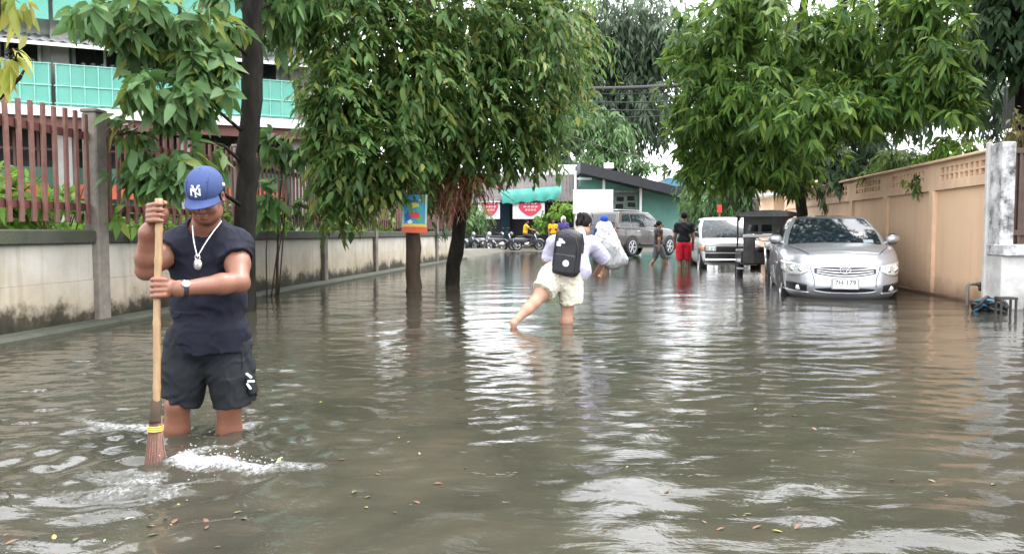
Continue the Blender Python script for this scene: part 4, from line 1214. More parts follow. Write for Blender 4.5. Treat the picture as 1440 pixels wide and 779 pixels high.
# ------------------------------------------------------------------ bodies and clothes: one smooth closed surface each
class Field:
    def __init__(s, lo, hi, h):
        s.lo = np.array(lo, float); s.h = h
        s.n = np.ceil((np.array(hi, float) - s.lo) / h).astype(int) + 1
        s.d = np.full(s.n, .5, np.float32)

    def block(s, lo, hi):
        a = np.clip(np.floor((np.array(lo) - s.lo) / s.h).astype(int), 0, s.n)
        b = np.clip(np.ceil((np.array(hi) - s.lo) / s.h).astype(int) + 1, 0, s.n)
        if (b <= a).any(): return None, None
        ax = [s.lo[i] + s.h * np.arange(a[i], b[i]) for i in range(3)]
        return (slice(a[0], b[0]), slice(a[1], b[1]), slice(a[2], b[2])), np.stack(np.meshgrid(*ax, indexing='ij'), -1)

    def mix(s, sl, e, k, op):
        a = s.d[sl]
        if op == 'add':
            h = np.maximum(k - np.abs(a - e), 0) / k
            s.d[sl] = np.minimum(a, e) - h * h * k / 4
        else:                           # carve
            e = -e
            h = np.maximum(k - np.abs(a - e), 0) / k
            s.d[sl] = np.maximum(a, e) + h * h * k / 4

    def cone(s, p0, p1, r0, r1=None, k=.02, op='add'):
        p0, p1 = np.array(p0, float), np.array(p1, float); r1 = r0 if r1 is None else r1
        m = max(r0, r1) + k + 3 * s.h
        sl, g = s.block(np.minimum(p0, p1) - m, np.maximum(p0, p1) + m)
        if sl is None: return s
        v = p1 - p0; L2 = max(v @ v, 1e-9)
        t = np.clip(((g - p0) @ v) / L2, 0, 1)
        s.mix(sl, np.linalg.norm(g - p0 - t[..., None] * v, axis=-1) - (r0 + (r1 - r0) * t), k, op)
        return s

    def chain(s, pts, rs, k=.02, op='add'):
        for i in range(len(pts) - 1): s.cone(pts[i], pts[i + 1], rs[i], rs[i + 1], k, op)
        return s

    def ell(s, c, r, B=None, k=.02, op='add'):
        c, r = np.array(c, float), np.array(r, float)
        m = r.max() + k + 3 * s.h
        sl, g = s.block(c - m, c + m)
        if sl is None: return s
        q = g - c
        if B is not None: q = q @ np.array(B)          # B: columns are the axes
        k0 = np.linalg.norm(q / r, axis=-1); k1 = np.linalg.norm(q / (r * r), axis=-1)
        s.mix(sl, k0 * (k0 - 1) / np.maximum(k1, 1e-6), k, op)
        return s

    def rbox(s, c, hd, rr, B=None, k=.01, op='add'):
        c, hd = np.array(c, float), np.array(hd, float)
        m = np.linalg.norm(hd) + k + 3 * s.h
        sl, g = s.block(c - m, c + m)
        if sl is None: return s
        q = g - c
        if B is not None: q = q @ np.array(B)
        q = np.abs(q) - hd + rr
        s.mix(sl, np.linalg.norm(np.maximum(q, 0), axis=-1) + np.minimum(q.max(-1), 0) - rr, k, op)
        return s

    def cut(s, p, n, soft=.006, near=None):
        """remove what lies on the n side of a plane (only within `near` of p when given)"""
        n = np.array(Vector(n).normalized())
        lo, hi = (s.lo, s.lo + s.n * s.h) if near is None else (np.array(p) - near, np.array(p) + near)
        sl, g = s.block(lo, hi)
        e = (g - np.array(p)) @ n
        if near is not None: e = np.where(np.linalg.norm(g - np.array(p), axis=-1) < near, e, -1)
        a = s.d[sl]; h = np.maximum(soft - np.abs(a - e), 0) / soft
        s.d[sl] = np.maximum(a, e) + h * h * soft / 4
        return s

    def merge(s, o, k):
        s.mix((slice(None),) * 3, o.d, k, 'add')
        return s

    def ripple(s, fn):
        sl, g = s.block(s.lo, s.lo + s.n * s.h)
        near = np.abs(s.d) < .05
        s.d[near] += fn(g[near])
        return s

    def mesh(s):
        d = s.d; ins = d < 0
        n0, n1, n2 = d.shape
        c = np.zeros((n0 - 1, n1 - 1, n2 - 1), np.int8)
        cs = [(i, j, k) for i in (0, 1) for j in (0, 1) for k in (0, 1)]
        for (i, j, k) in cs: c += ins[i:n0 - 1 + i, j:n1 - 1 + j, k:n2 - 1 + k]
        I = np.argwhere((c > 0) & (c < 8))
        acc = np.zeros((len(I), 3)); cnt = np.zeros(len(I))
        for a in cs:
            for ax in range(3):
                if a[ax]: continue
                b = list(a); b[ax] = 1
                da = d[I[:, 0] + a[0], I[:, 1] + a[1], I[:, 2] + a[2]]; db = d[I[:, 0] + b[0], I[:, 1] + b[1], I[:, 2] + b[2]]
                m = (da < 0) != (db < 0)
                t = np.where(m, da / np.where(m, da - db, 1), 0)
                p = I + np.array(a); p = p.astype(float); p[:, ax] += t
                acc[m] += p[m]; cnt[m] += 1
        V = s.lo + s.h * acc / np.maximum(cnt, 1)[:, None]
        ids = np.full((n0 - 1, n1 - 1, n2 - 1), -1); ids[I[:, 0], I[:, 1], I[:, 2]] = np.arange(len(I))
        Fs = []
        for ax in range(3):
            a, b = (ax + 1) % 3, (ax + 2) % 3
            s0 = [slice(1, n - 1) for n in d.shape]; s1 = list(s0)
            s0[ax] = slice(0, d.shape[ax] - 1); s1[ax] = slice(1, d.shape[ax])
            m = ins[tuple(s0)] != ins[tuple(s1)]
            q = np.argwhere(m)
            fl = ins[tuple(s0)][m]
            off = np.ones(3, int); off[ax] = 0; q = q + off
            def at(da, db):
                z = q.copy(); z[:, a] -= da; z[:, b] -= db
                return ids[z[:, 0], z[:, 1], z[:, 2]]
            f = np.stack([at(1, 1), at(0, 1), at(0, 0), at(1, 0)], -1)
            f[~fl] = f[~fl][:, ::-1]
            Fs.append(f)
        return V, np.concatenate(Fs)

    def build(s, name, mat, parent):
        V, F = s.mesh()
        return np_obj(name, V - np.array(WL[parent.name]), F, mat, parent, True)


def wrinkle(x, y, z, amp, seed):
    """folds of uneven length and direction"""
    u, v = x + .6 * y, z
    a = fbm(u + 7, v + 9, 6, seed, 2); b = fbm(u + 3, v + 5, 9, seed + 4, 2)
    r1 = 1 - np.abs(2 * fbm(u * .7 + v * .7 + .25 * a + 11, v * .5 - u * .3 + 13, 11, seed + 8, 2) - 1) * 2
    r2 = 1 - np.abs(2 * fbm(u * .9 - v * .5 + .2 * b + 17, v * .8 + 19, 15, seed + 12, 2) - 1) * 2
    return -amp * (.55 * np.clip(r1, 0, 1) * (a > .35) + .4 * np.clip(r2, 0, 1) + .8 * (a - .5))


def basis(f, up=UP):
    """columns: right-hand side x, forward y, up z"""
    f = Vector(f).normalized(); u = Vector(up); u = (u - f * u.dot(f)).normalized()
    x = f.cross(u)
    return Matrix((x, f, u)).transposed()


def npv(*a): return [np.array(v) for v in a]


def head(fl, c, B, s=1.0, ears=True):
    """c: centre between the ears; B: head basis; s: 1 = a 0.23 m tall head"""
    q = lambda x, y, z: np.array(c) + np.array(B @ Vector((x, y, z))) * s
    Bn = np.array(B)
    e = lambda p, r, k=.02, op='add': fl.ell(q(*p), np.array(r) * s, Bn, k * s, op)
    e((0, -.012, .035), (.076, .098, .088))              # skull
    e((0, .030, -.035), (.060, .066, .075), .03)         # face
    e((0, .055, -.092), (.038, .034, .026), .03)         # chin
    for x in (-1, 1):
        e((x * .045, .02, -.075), (.022, .045, .03), .03)  # jaw corner
        e((x * .040, .070, -.030), (.022, .018, .018), .025)   # cheek
        e((x * .031, .094, .006), (.017, .012, .010), .012, 'carve')  # eye socket
        e((x * .031, .082, .005), (.0125, .0125, .0115), .003)
        if ears:
            e((x * .079, -.004, -.005), (.008, .019, .031), .008)
            e((x * .083, .002, -.002), (.005, .010, .017), .004, 'carve')
    e((0, .086, .028), (.050, .014, .012), .02)          # brow
    fl.chain([q(0, .094, .012), q(0, .112, -.022), q(0, .106, -.034)], [.008 * s, .0125 * s, .011 * s], .010 * s)  # nose
    for x in (-1, 1): e((x * .013, .098, -.032), (.0085, .010, .008), .006)
    e((0, .092, -.058), (.025, .010, .0065), .006)       # upper lip
    e((0, .090, -.070), (.021, .010, .0065), .006)       # lower lip
    e((0, .101, -.0640), (.022, .006, .0016), .003, 'carve')
    return q


def grip(fl, c, ax, pd, back, r, s=1.0, thumb=1):
    """a hand closed round a pole through c along ax; pd: from the pole to the palm; back: wrist end direction; fingers curl round the far side"""
    ax = Vector(ax).normalized(); pd = (Vector(pd) - ax * Vector(pd).dot(ax)).normalized(); w = ax.cross(pd) * thumb
    c = Vector(c)
    pt = lambda an, rad, h: c + (pd * math.cos(an) + w * math.sin(an)) * rad + ax * h
    # palm: a thick pad between heel and knuckles
    palm = pt(-.25, r + .022 * s, 0)
    Bp = np.array(Matrix((ax, w, pd)).transposed())
    fl.ell(palm, np.array((.043, .040, .018)) * s, Bp, .015)
    fl.cone(pt(-.95, r + .030 * s, .012 * s), Vector(back), .026 * s, .029 * s, .03)
    lens = [.86, 1.0, .96, .78]
    for i in range(4):
        h = (-.031 + .0205 * i) * s
        L = lens[i]; f0 = .0098 * s
        seq = [(.35, r + .024 * s), (1.05, r + .015 * s), (1.75, r + .0105 * s), (1.75 + .85 * L, r + .009 * s), (1.75 + 1.55 * L, r + .009 * s)]
        fl.chain([pt(a, q, h * (1 + .03 * j)) for j, (a, q) in enumerate(seq)], [f0 * 1.12, f0 * 1.02, f0, f0 * .92, f0 * .8], .005)
        fl.ell(pt(.75, r + .026 * s, h), (.0105 * s,) * 3, None, .008)     # knuckle
    th = .046 * s
    fl.chain([pt(-.7, r + .026 * s, th * .35), pt(-1.1, r + .020 * s, th * .85), pt(-1.7, r + .011 * s, th * 1.0), pt(-2.4, r + .010 * s, th * .9)], [.015 * s, .0125 * s, .0108 * s, .0088 * s], .008)


# ------------------------------------------------------------------ the man sweeping with a broom
DM = 3.92
mroot = G(283, 612); mroot = Vector((mroot.x, mroot.y, -.35))
man = thing('person', 'man in blue cap, dark sleeveless shirt and black shorts sweeping flood water with a broom', 'person', mroot)
f_m = (RGT * .16 - FWD).normalized()
pole_t, pole_j, pole_b = P(223.5, 280, 3.635), P(219.5, 575, 3.46), P(217, 668, 3.36)
pole_r = .0160
on_pole = lambda t: pole_t.lerp(pole_j, t)
h_up, h_lo = on_pole((301 - 280) / 295.), on_pole((408 - 280) / 295.)
pax = (pole_t - pole_j).normalized()
lo = mroot + Vector((-.75, -.95, 0)); hi = mroot + Vector((.60, .50, 1.9))
fl = Field(lo, hi, .0052)
sR, eR, wR = P(250, 344, 3.93), P(205, 380, 3.74), P(207, 327, 3.655)
sL, eL, wL = P(332, 347, 3.93), P(336, 397, 3.76), P(254, 406, 3.575)
# arms with some muscle
fl.chain([sR, sR.lerp(eR, .5), eR], [.062, .057, .045], .02)
fl.chain([eR, eR.lerp(wR, .35), wR], [.045, .049, .031], .02)
fl.chain([sL, sL.lerp(eL, .5), eL], [.064, .059, .046], .02)
fl.chain([eL, eL.lerp(wL, .3), wL], [.046, .049, .031], .02)
fl.ell(eL + Vector((0, .015, -.01)), (.042,) * 3, None, .02)
fl.ell(sL + Vector((.005, 0, .0)), (.068, .066, .07), None, .03); fl.ell(sR, (.064, .066, .07), None, .03)
grip(fl, h_up, pax, -RGT * .85 + FWD * .45, wR, pole_r, 1.12, thumb=1)
grip(fl, h_lo, pax, RGT * .90 + FWD * .30, wL, pole_r, 1.12, thumb=-1)
# trunk (under the clothes), neck
chest, waist, hipc = P(291, 372, 3.96), P(295, 440, 3.95), P(292, 480, 3.97)
Bb = np.array(basis(f_m))
fl.ell(chest, (.165, .105, .17), Bb, .03); fl.ell(waist, (.165, .11, .15), Bb, .05); fl.ell(hipc, (.16, .105, .11), Bb, .05)
hc = P(290, 276, 3.84)
nk0, nk1 = P(291, 330, 3.95), P(290, 298, 3.88)
fl.cone(nk0, nk1, .060, .052, .03); fl.cone(sR, sL, .06, .06, .03)
for s_, e_ in ((sR, nk1), (sL, nk1)): fl.cone(s_.lerp(nk0, .3), e_.lerp(nk0, .4), .05, .045, .04)
# legs
aR, aL = P(246, 690, 3.96), P(323, 690, 4.0)
kR, kL = P(250, 568, 3.87), P(322, 572, 3.90)
aR.z = aL.z = -.27
hR, hL = P(268, 470, 3.98), P(316, 470, 3.98)
for h_, k_, a_ in ((hR, kR, aR), (hL, kL, aL)):
    fl.chain([h_, h_.lerp(k_, .5), k_, k_.lerp(a_, .3), k_.lerp(a_, .65), a_], [.088, .076, .058, .060, .047, .036], .02)
    fl.ell(k_ + Vector(f_m) * .022 + Vector((0, 0, .01)), (.036, .03, .04), None, .02)
    fl.ell(k_.lerp(a_, .3) - Vector(f_m) * .022, (.045, .045, .085), None, .03)
    fl.cone(a_ + Vector((0, 0, -.03)), a_ + Vector(f_m) * .15 + Vector((0, 0, -.045)), .036, .030, .02)
    fl.ell(a_ - Vector(f_m) * .03 + Vector((0, 0, -.04)), (.036, .036, .036), None, .02)
hf = (-FWD * .88 + RGT * .0 - UP * .50).normalized()
HB = basis(hf, UP)
hq = head(fl, hc, HB, 1.0)
body = fl.build('body', M['skin'], man)

m_shirt = basic('dark navy cotton', (.011, .012, .021), .85, var=.25, scale=5, bump=.25, bscale=300, spec=.2)
fs = Field(lo, hi, .0055)
fs.ell(chest + Vector(f_m) * .01, (.178, .122, .175), Bb, .03)
fs.ell(P(294, 425, 3.93), (.183, .136, .165), Bb, .06)
fs.ell(P(297, 470, 3.94), (.183, .134, .12), Bb, .06)
fs.cone(P(300, 475, 3.94), P(299, 500, 3.94), .158, .162, .05)
fs.cone(sR + Vector((.04, 0, -.005)), sL - Vector((.04, 0, .005)), .072, .072, .05)
for s_, e_ in ((sR, nk1), (sL, nk1)): fs.cone(s_.lerp(nk0, .25), e_.lerp(nk0, .55), .066, .058, .05)
tR, tL = sR.lerp(eR, .36), sL.lerp(eL, .40)
fv = Field(lo, hi, .0055)
fv.cone(sR + (sL - sR) * .06 + UP * .008, tR + (eR - sR) * .2, .073, .078, .03); fv.ell(sR, (.072, .074, .078), None, .03); fv.cut(tR, eR - sR)
fs.merge(fv, .03)
fv = Field(lo, hi, .0055)
fv.cone(sL + (sR - sL) * .06 + UP * .008, tL + (eL - sL) * .2, .075, .081, .03); fv.ell(sL + Vector((.005, 0, 0)), (.076, .074, .078), None, .03); fv.cut(tL, eL - sL + RGT * .05)
fs.merge(fv, .03)
fs.cut(P(297, 491, 3.94), -UP + RGT * .02)
fs.cone(nk0 + UP * .012 + Vector(f_m) * .035, nk1 + UP * .05 + Vector(f_m) * .04, .080, .10, .008, 'carve')
# hollow sleeve mouths and hem
for s_, e_, t_, r_ in ((sR, eR, tR, .069), (sL, eL, tL, .071)):
    d_ = (e_ - s_).normalized(); fs.cone(t_ - d_ * .004, t_ + d_ * .03, r_, r_, .004, 'carve')


def cloth(g):
    x = (g - np.array(mroot)) @ np.array(RGT); z = g[:, 2]
    y = (g - np.array(mroot)) @ np.array(FWD)
    return wrinkle(x, y, z, .014, 3) * np.clip(1.9 - z * 1.05, .35, 1)


fs.ripple(cloth)
fs.build('shirt', m_shirt, man)

m_short = basic('black washed shorts', (.0065, .0075, .009), .8, var=.4, scale=4, bump=.25, bscale=250, dirt=(.018, .022, .027), dirt_amt=.7, dscale=3, spec=.25)
fs = Field(lo, hi, .0055)
fs.ell(P(296, 485, 3.95), (.186, .136, .10), Bb, .05)
oR, oL = P(254, 566, 3.90), P(331, 570, 3.92)
fs.chain([P(268, 480, 3.95), P(260, 525, 3.93), oR], [.118, .110, .098], .03)
fs.chain([P(316, 480, 3.95), P(324, 525, 3.94), oL], [.118, .110, .100], .03)
fs.cut(P(256, 562, 3.9), -UP - RGT * .28, near=.2); fs.cut(P(329, 568, 3.9), -UP + RGT * .12, near=.2)
fs.ripple(lambda g: wrinkle(g[:, 0], g[:, 1], g[:, 2], .016, 5))
fs.cone(oR - UP * .1, oR + UP * .012, .090, .090, .004, 'carve'); fs.cone(oL - UP * .1, oL + UP * .012, .094, .094, .004, 'carve')
shorts = fs.build('shorts', m_short, man)
# pale emblem flap on the hip pocket
pk = Field(lo, hi, .006)
pk.rbox(P(354, 540, 3.90), (.012, .045, .050), .008, np.array(basis(FWD)) @ np.array(Matrix.Rotation(R(-12), 3, 'Y')))
pk.build('pocket', m_short, man)
k = MB()
for (x, y, a) in ((350, 528, .2), (353, 536, -.5), (350, 543, .5)):
    c = P(x, y, 3.795)
    k.box(c, (.036, .012, .010), M=Matrix((RGT, FWD, UP)).transposed() @ Matrix.Rotation(a + .5, 3, 'Y'), bev=.003)
k.build('emblem', M['white_paint'], shorts, world=True)

# cap
m_cap = basic('blue washed cap cloth', (.046, .070, .175), .8, var=.15, scale=6, bump=.3, bscale=260, spec=.2)
q0 = np.array(hc)
fc = Field(q0 - .26, q0 + .26, .004)
HBn = np.array(HB)
fc.ell(hq(0, -.006, .050), (.0870, .115, .094), HBn, .01)
fc.cut(hq(0, 0, .030), HB @ Vector((0, -.12, -1)), .004)
fc.ell(hq(0, -.006, .1425), (.008, .008, .006), HBn, .004)
cap = fc.build('cap', m_cap, man)
# brim: a curved sheet with thickness
rows, rows2 = [], []
for i in range(13):
    a = -1 + 2 * i / 12
    an = a * 1.22
    inn = (.076 * math.sin(an), -.006 + .098 * math.cos(an), .028)
    o = (.088 * math.sin(an) * 1.02, -.006 + .1085 * math.cos(an) + .070 * math.cos(a * 1.45) ** .7, 0)
    r_, r2_ = [], []
    for j in range(6):
        t = j / 5
        x = inn[0] + (o[0] - inn[0]) * t; y = inn[1] + (o[1] - inn[1]) * t
        z = .036 - .016 * t - .020 * (a * a) * (0.3 + .9 * t)
        r_.append(hq(x, y, z)); r2_.append(hq(x, y, z - .0045))
    rows.append(r_); rows2.append(r2_)
k = MB(); k.grid(rows); k.grid([r[::-1] for r in rows2])
k.grid([[r[-1] for r in rows], [r[-1] for r in rows2]])
k.build('brim', m_cap, cap, True)
# the interlocked white letters on its front
def capsurf(x, z):
    """a point on the cap's front surface for a sideways offset and height"""
    zz = (z - .050) / .094; xx = x / .0870
    y = -.006 + .1150 * math.sqrt(max(0, 1 - zz * zz - xx * xx)) + .0015
    return hq(x, y, z)
k = MB()
def stroke(a, b, wd=.0072, lift=0.0):
    (x0, z0), (x1, z1) = a, b
    n = 6; dx, dz = x1 - x0, z1 - z0; ln = math.hypot(dx, dz); px_, pz_ = -dz / ln * wd / 2, dx / ln * wd / 2
    F_ = np.array(HB.col[1]) * (.0030 + lift)
    k.grid([[capsurf(x0 + dx * i / n + s * px_, z0 + dz * i / n + s * pz_) + F_ for s in (-1, -.3, .3, 1)] for i in range(n + 1)])
zc = .080; sgn = -1     # seen from the front, the wearer's right is on the viewer's left
for a, b in (((-.021, -.019), (-.021, .011)), ((-.021, .011), (.019, -.019)), ((.019, -.019), (.019, .011))):
    stroke((sgn * a[0], zc + a[1]), (sgn * b[0], zc + b[1]))
for a, b in (((-.013, .021), (0, .001)), ((.015, .021), (0, .001)), ((0, .002), (0, -.026))):
    stroke((sgn * a[0], zc + a[1]), (sgn * b[0], zc + b[1]), .0068, .0007)
for x in (-.021, .019): stroke((sgn * (x - .005), zc - .019), (sgn * (x + .005), zc - .019), .005, .0004)
for x in (-.014, .015): stroke((sgn * (x - .006), zc + .021), (sgn * (x + .006), zc + .021), .005, .0004)
stroke((-.006, zc - .026), (.006, zc - .026), .005, .0004)
k.build('cap_letters', M['white_paint'], cap)
k = MB()
for sx in (-1, 1):
    k.tube([capsurf(sx * (.034 + .018 * math.sin(t * 2.2)), .022 + .105 * t) + np.array(HB.col[1]) * .0015 for t in np.linspace(0, 1, 12)], .0016, 5)
    k.ball(capsurf(sx * .046, .108) + np.array(HB.col[1]) * .0015, .0032, 6, 4)
k.build('cap_seam', basic('dark blue stitching', (.03, .045, .13), .8), cap, True)
k = MB(); k.ball(hq(-.0855, -.02, .052), .010, 8, 6); k.build('cap_badge', M['white_paint'], cap, True)
# face details
k = MB()
for x in (-.031, .031): k.ball(hq(x, .0845, .005), .0115, 10, 8)
k.build('eyes', basic('dark eye', (.03, .02, .015), .2), man, True)
fb_ = Field(q0 - .2, q0 + .2, .003)
fb_.ell(hq(0, .0945, -.0580), np.array((.0245, .009, .0056)) * 1.08, HBn, .004); fb_.ell(hq(0, .0925, -.0700), np.array((.020, .009, .0058)) * 1.08, HBn, .004)
fb_.build('lips', basic('brown lips', (.21, .075, .055), .45), man)
fh = Field(q0 - .2, q0 + .2, .004)
fh.ell(hq(0, -.022, .020), (.083, .103, .092), HBn, .01); fh.cut(hq(0, .035, 0), HB @ Vector((0, 1, .05))); fh.cut(hq(0, 0, -.02), HB @ Vector((0, .55, -1)))
fh.build('hair', M['hair'], man)

# chain with a pendant
ch = thing  # (kept simple: parts of the man's clothing)
pend = P(278, 372, 3.775)
k = MB()
nl, nr_ = P(271, 318, 3.84), P(311, 312, 3.86)
def bead(a, b, sag):
    for i in range(34):
        t = i / 33; p = a.lerp(b, t) + Vector(f_m) * (sag * math.sin(PI * t))
        k.ball(p, .0042, 6, 4)
bead(nl, pend + UP * .035, .022); bead(nr_, pend + UP * .035, .030)
chn = k.build('necklace', M['chrome'], man, True)
k = MB(); k.ball(pend, (.0225, .008, .027), 18, 12); k.tube([pend + Vector((math.cos(a), 0, math.sin(a))) * .012 + UP * .034 for a in np.linspace(0, 2 * PI, 13)], .004, 6)
k.build('pendant', basic('silver amulet case', (.55, .55, .53), .25, .9, var=.4, scale=60), chn, True)
# watch
wd = (wL - eL).normalized(); wc = eL.lerp(wL, .955)
wu = wd.cross(Vector(-FWD)).normalized(); wo_ = wu.cross(wd)
k = MB()
k.grid([[wc + wd * z + (wu * math.cos(a) + wo_ * math.sin(a)) * r for a in np.linspace(0, 2 * PI, 21)[:-1]] for z, r in ((-.011, .036), (-.011, .0405), (.011, .0405), (.011, .036))], closed=True)
wt = k.build('watch_strap', M['black_plastic'], man, True)
fd = (-FWD * .85 + UP * .35); fd = (fd - wd * fd.dot(wd)).normalized()
k = MB(); Mx = Matrix((wd, fd.cross(wd), fd)).transposed()
k.lathe(wc + fd * .038, [(0, .012), (.016, .012), (.0185, .009), (.0185, 0)], n=18, M=Mx); k.build('watch_face', M['chrome'], wt, True)

# the broom
m_bam = basic('yellow bamboo', (.31, .20, .095), .45, var=.2, scale=6, stretch=(6, 6, 1), dirt=(.21, .11, .045), dirt_amt=.6, dscale=8)
broom = thing('broom', 'long bamboo handled broom with reddish bristles pushed into the splashing water', 'broom', pole_b)
k = MB(); pts, rr = [], []
for i in range(41):
    t = i / 40; pts.append(pole_t.lerp(pole_j, t) + RGT * .002 * math.sin(t * 9)); rr.append(pole_r * (1 + (.13 if i % 6 == 0 else 0)))
k.tube(pts, rr, 12); k.build('handle', m_bam, broom, True)
rng = np.random.default_rng(6)
ba = (pole_b - pole_j).normalized()
k = MB(); p1 = pole_j - ba * .035; p2 = pole_j + ba * .055
k.tube([p1 - ba * .01, p1, p2, p2 + ba * .01], [.018, .022, .028, .026], 14); k.build('binding', M['bark_pale'], broom, True)
k = MB(); p3 = pole_j + ba * .075
for o in (0, .009, .018):
    k.tube([p3 + ba * o + (RGT * math.cos(a) + FWD * math.sin(a)) * .0305 for a in np.linspace(0, 2 * PI, 17)], .0034, 6)
k.build('gold_cord', basic('gold cord', (.65, .42, .08), .4), broom, True)
k = MB(); L_ = (pole_b - pole_j).length + .06
for i in range(300):
    a = rng.random() * 2 * PI; r0 = .027 * math.sqrt(rng.random()); r1 = .047 * math.sqrt(rng.random()) ; ln = L_ * rng.uniform(.82, 1.03)
    d0 = RGT * math.cos(a) + FWD * math.sin(a) * .5
    s0 = pole_j + ba * .03 + d0 * r0
    e0 = pole_j + ba * ln + d0 * r1 + RGT * .004 + Vector(rng.normal(size=3)) * .006
    k.tube([s0, s0.lerp(e0, .5) + d0 * (r1 - r0) * -.12, e0], [.0030, .0028, .0016], 4)
k.build('bristles', basic('wet red brown straw', (.15, .072, .048), .6, var=.4, scale=20), broom)

# ------------------------------------------------------------------ the woman wading away with a backpack
DW = 8.66
wroot = G(780, 456); wroot = Vector((wroot.x, wroot.y, -.35))
wom = thing('person', 'wader seen from behind in a white shirt and cream patterned shorts, one leg kicked sideways', 'person', wroot)
lo = wroot + Vector((-.9, -1.0, 0)); hi = wroot + Vector((1.0, 1.2, 1.75))
f_w = (FWD + RGT * .35).normalized(); WB = np.array(basis(f_w))
fl = Field(lo, hi, .009)
sL_, sR_ = P(779, 342, 8.74), P(832, 343, 8.84)
fl.chain([sL_, P(768, 366, 8.84), P(776, 384, 9.02)], [.058, .046, .030], .02)
fl.chain([sR_, P(850, 366, 9.0), P(838, 386, 9.22)], [.058, .046, .030], .02)
for wr, dr in ((P(776, 384, 9.02), 1), (P(838, 386, 9.22), -1)):      # slightly curled hands
    fl.ell(wr + f_w * .05 - UP * .02, (.035, .04, .022), None, .02)
    for j in range(4):
        b_ = wr + f_w * .08 - UP * .025 + RGT * (j - 1.5) * .018
        fl.chain([b_, b_ + f_w * .03 - UP * .008, b_ + f_w * .045 - UP * .03], [.0095, .009, .008], .005)
    fl.chain([wr + f_w * .03 + RGT * .028 * dr, wr + f_w * .065 + RGT * .05 * dr - UP * .01], [.011, .009], .006)
chW = P(804, 352, 8.80); peW = P(790, 388, 8.68)
fl.ell(chW, (.16, .115, .19), WB, .04); fl.ell(peW, (.165, .13, .14), WB, .05); fl.cone(chW, peW, .12, .13, .05)
hcW = P(821, 316, 9.06); fl.cone(P(812, 330, 8.90), hcW, .052, .05, .02)
fl.cone(sL_, sR_, .06, .06, .03)
hR, kR, aR = P(802, 395, 8.70), P(798, 428, 8.66), P(795, 492, 8.68)
fl.chain([hR, hR.lerp(kR, .6), kR, kR.lerp(aR, .35), aR], [.100, .085, .066, .066, .042], .03)
fl.ell(aR + f_w * .08 - UP * .03, (.05, .11, .03), WB, .03)
hL, kL, aL = P(776, 395, 8.66), P(751, 426, 8.44), P(727, 449, 8.32)
fl.chain([hL, hL.lerp(kL, .55), kL, kL.lerp(aL, .4), aL], [.102, .086, .062, .060, .040], .03)
fd_ = (aL - kL).normalized()
fl.chain([aL, aL + fd_ * .05 - UP * .01, aL + fd_ * .06 - UP * .10], [.040, .038, .024], .02)
hfW = (FWD * .75 + RGT * .42 - UP * .75).normalized(); HW = basis(hfW)
head(fl, hcW, HW, 1.0)
fl.build('body', M['skin_light'], wom)
m_wshirt = basic('white lavender cotton', (.50, .49, .62), .85, var=.08, scale=4, bump=.2, bscale=200, spec=.2)
fs = Field(lo, hi, .009)
fs.ell(chW, (.195, .14, .21), WB, .04); fs.ell(P(800, 374, 8.72), (.20, .15, .17), WB, .06)
fs.ell(P(815, 380, 8.72), (.12, .12, .15), WB, .06)
fs.cone(sL_, sR_, .082, .085, .05)
fs.cone(P(812, 336, 8.88), P(815, 330, 8.92), .075, .066, .03)
fs.chain([sL_, P(769, 366, 8.83)], [.080, .078], .03); fs.chain([sR_, P(852, 368, 9.0)], [.082, .088], .03)
fs.cut(P(770, 364, 8.83), P(768, 366, 8.84) - sL_, near=.16); fs.cut(P(849, 365, 8.98), P(850, 366, 9.0) - sR_, near=.18)
fs.cut(P(804, 392, 8.7), -UP - RGT * .12)
fs.ripple(lambda g: wrinkle(g[:, 0], g[:, 1], g[:, 2], .015, 6))
fs.build('shirt', m_wshirt, wom)
# cream shorts with a small printed pattern
m_cream, nt, out = new_mat('cream printed cotton')
L = nt.links.new
tc = nd(nt, 'ShaderNodeTexCoord'); vo = nd(nt, 'ShaderNodeTexVoronoi', i_Scale=24.0); L(tc.outputs['Object'], vo.inputs['Vector'])
r1 = ramp(nt, vo.outputs["Distance"], [(.34, (1, 1, 1)), (.52, (0, 0, 0))])
r2 = ramp(nt, vo.outputs['Color'], [(.0, (.42, .36, .22)), (.45, (.70, .66, .55)), (.7, (.30, .32, .22)), (1, (.58, .46, .18))])
mx = nd(nt, 'ShaderNodeMix', data_type='RGBA'); L(r1.outputs[0], mx.inputs['Factor']); mx.inputs[6].default_value = (.54, .50, .41, 1); L(r2.outputs[0], mx.inputs[7])
bs = nd(nt, 'ShaderNodeBsdfPrincipled'); L(mx.outputs[2], bs.inputs['Base Color']); bs.inputs['Roughness'].default_value = .85; L(bs.outputs[0], out.inputs[0])
fs = Field(lo, hi, .009)
fs.ell(P(791, 384, 8.68), (.195, .155, .13), WB, .05)
fs.chain([P(801, 390, 8.69), P(804, 428, 8.66)], [.145, .128], .04)
fs.chain([P(777, 388, 8.64), P(764, 410, 8.52)], [.145, .125], .04)
fs.cut(P(802, 428, 8.66), -UP + RGT * .25, near=.24); fs.cut(P(762, 407, 8.5), (kL - hL), near=.2)
fs.ripple(lambda g: wrinkle(g[:, 0], g[:, 1], g[:, 2], .014, 7))
fs.cone(P(799, 440, 8.66), P(800, 425, 8.66), .100, .100, .005, 'carve')
fs.build('shorts', m_cream, wom)
fh = Field(np.array(hcW) - .25, np.array(hcW) + .25, .008)
HWn = np.array(HW); hqW = lambda x, y, z: np.array(hcW) + np.array(HW @ Vector((x, y, z)))
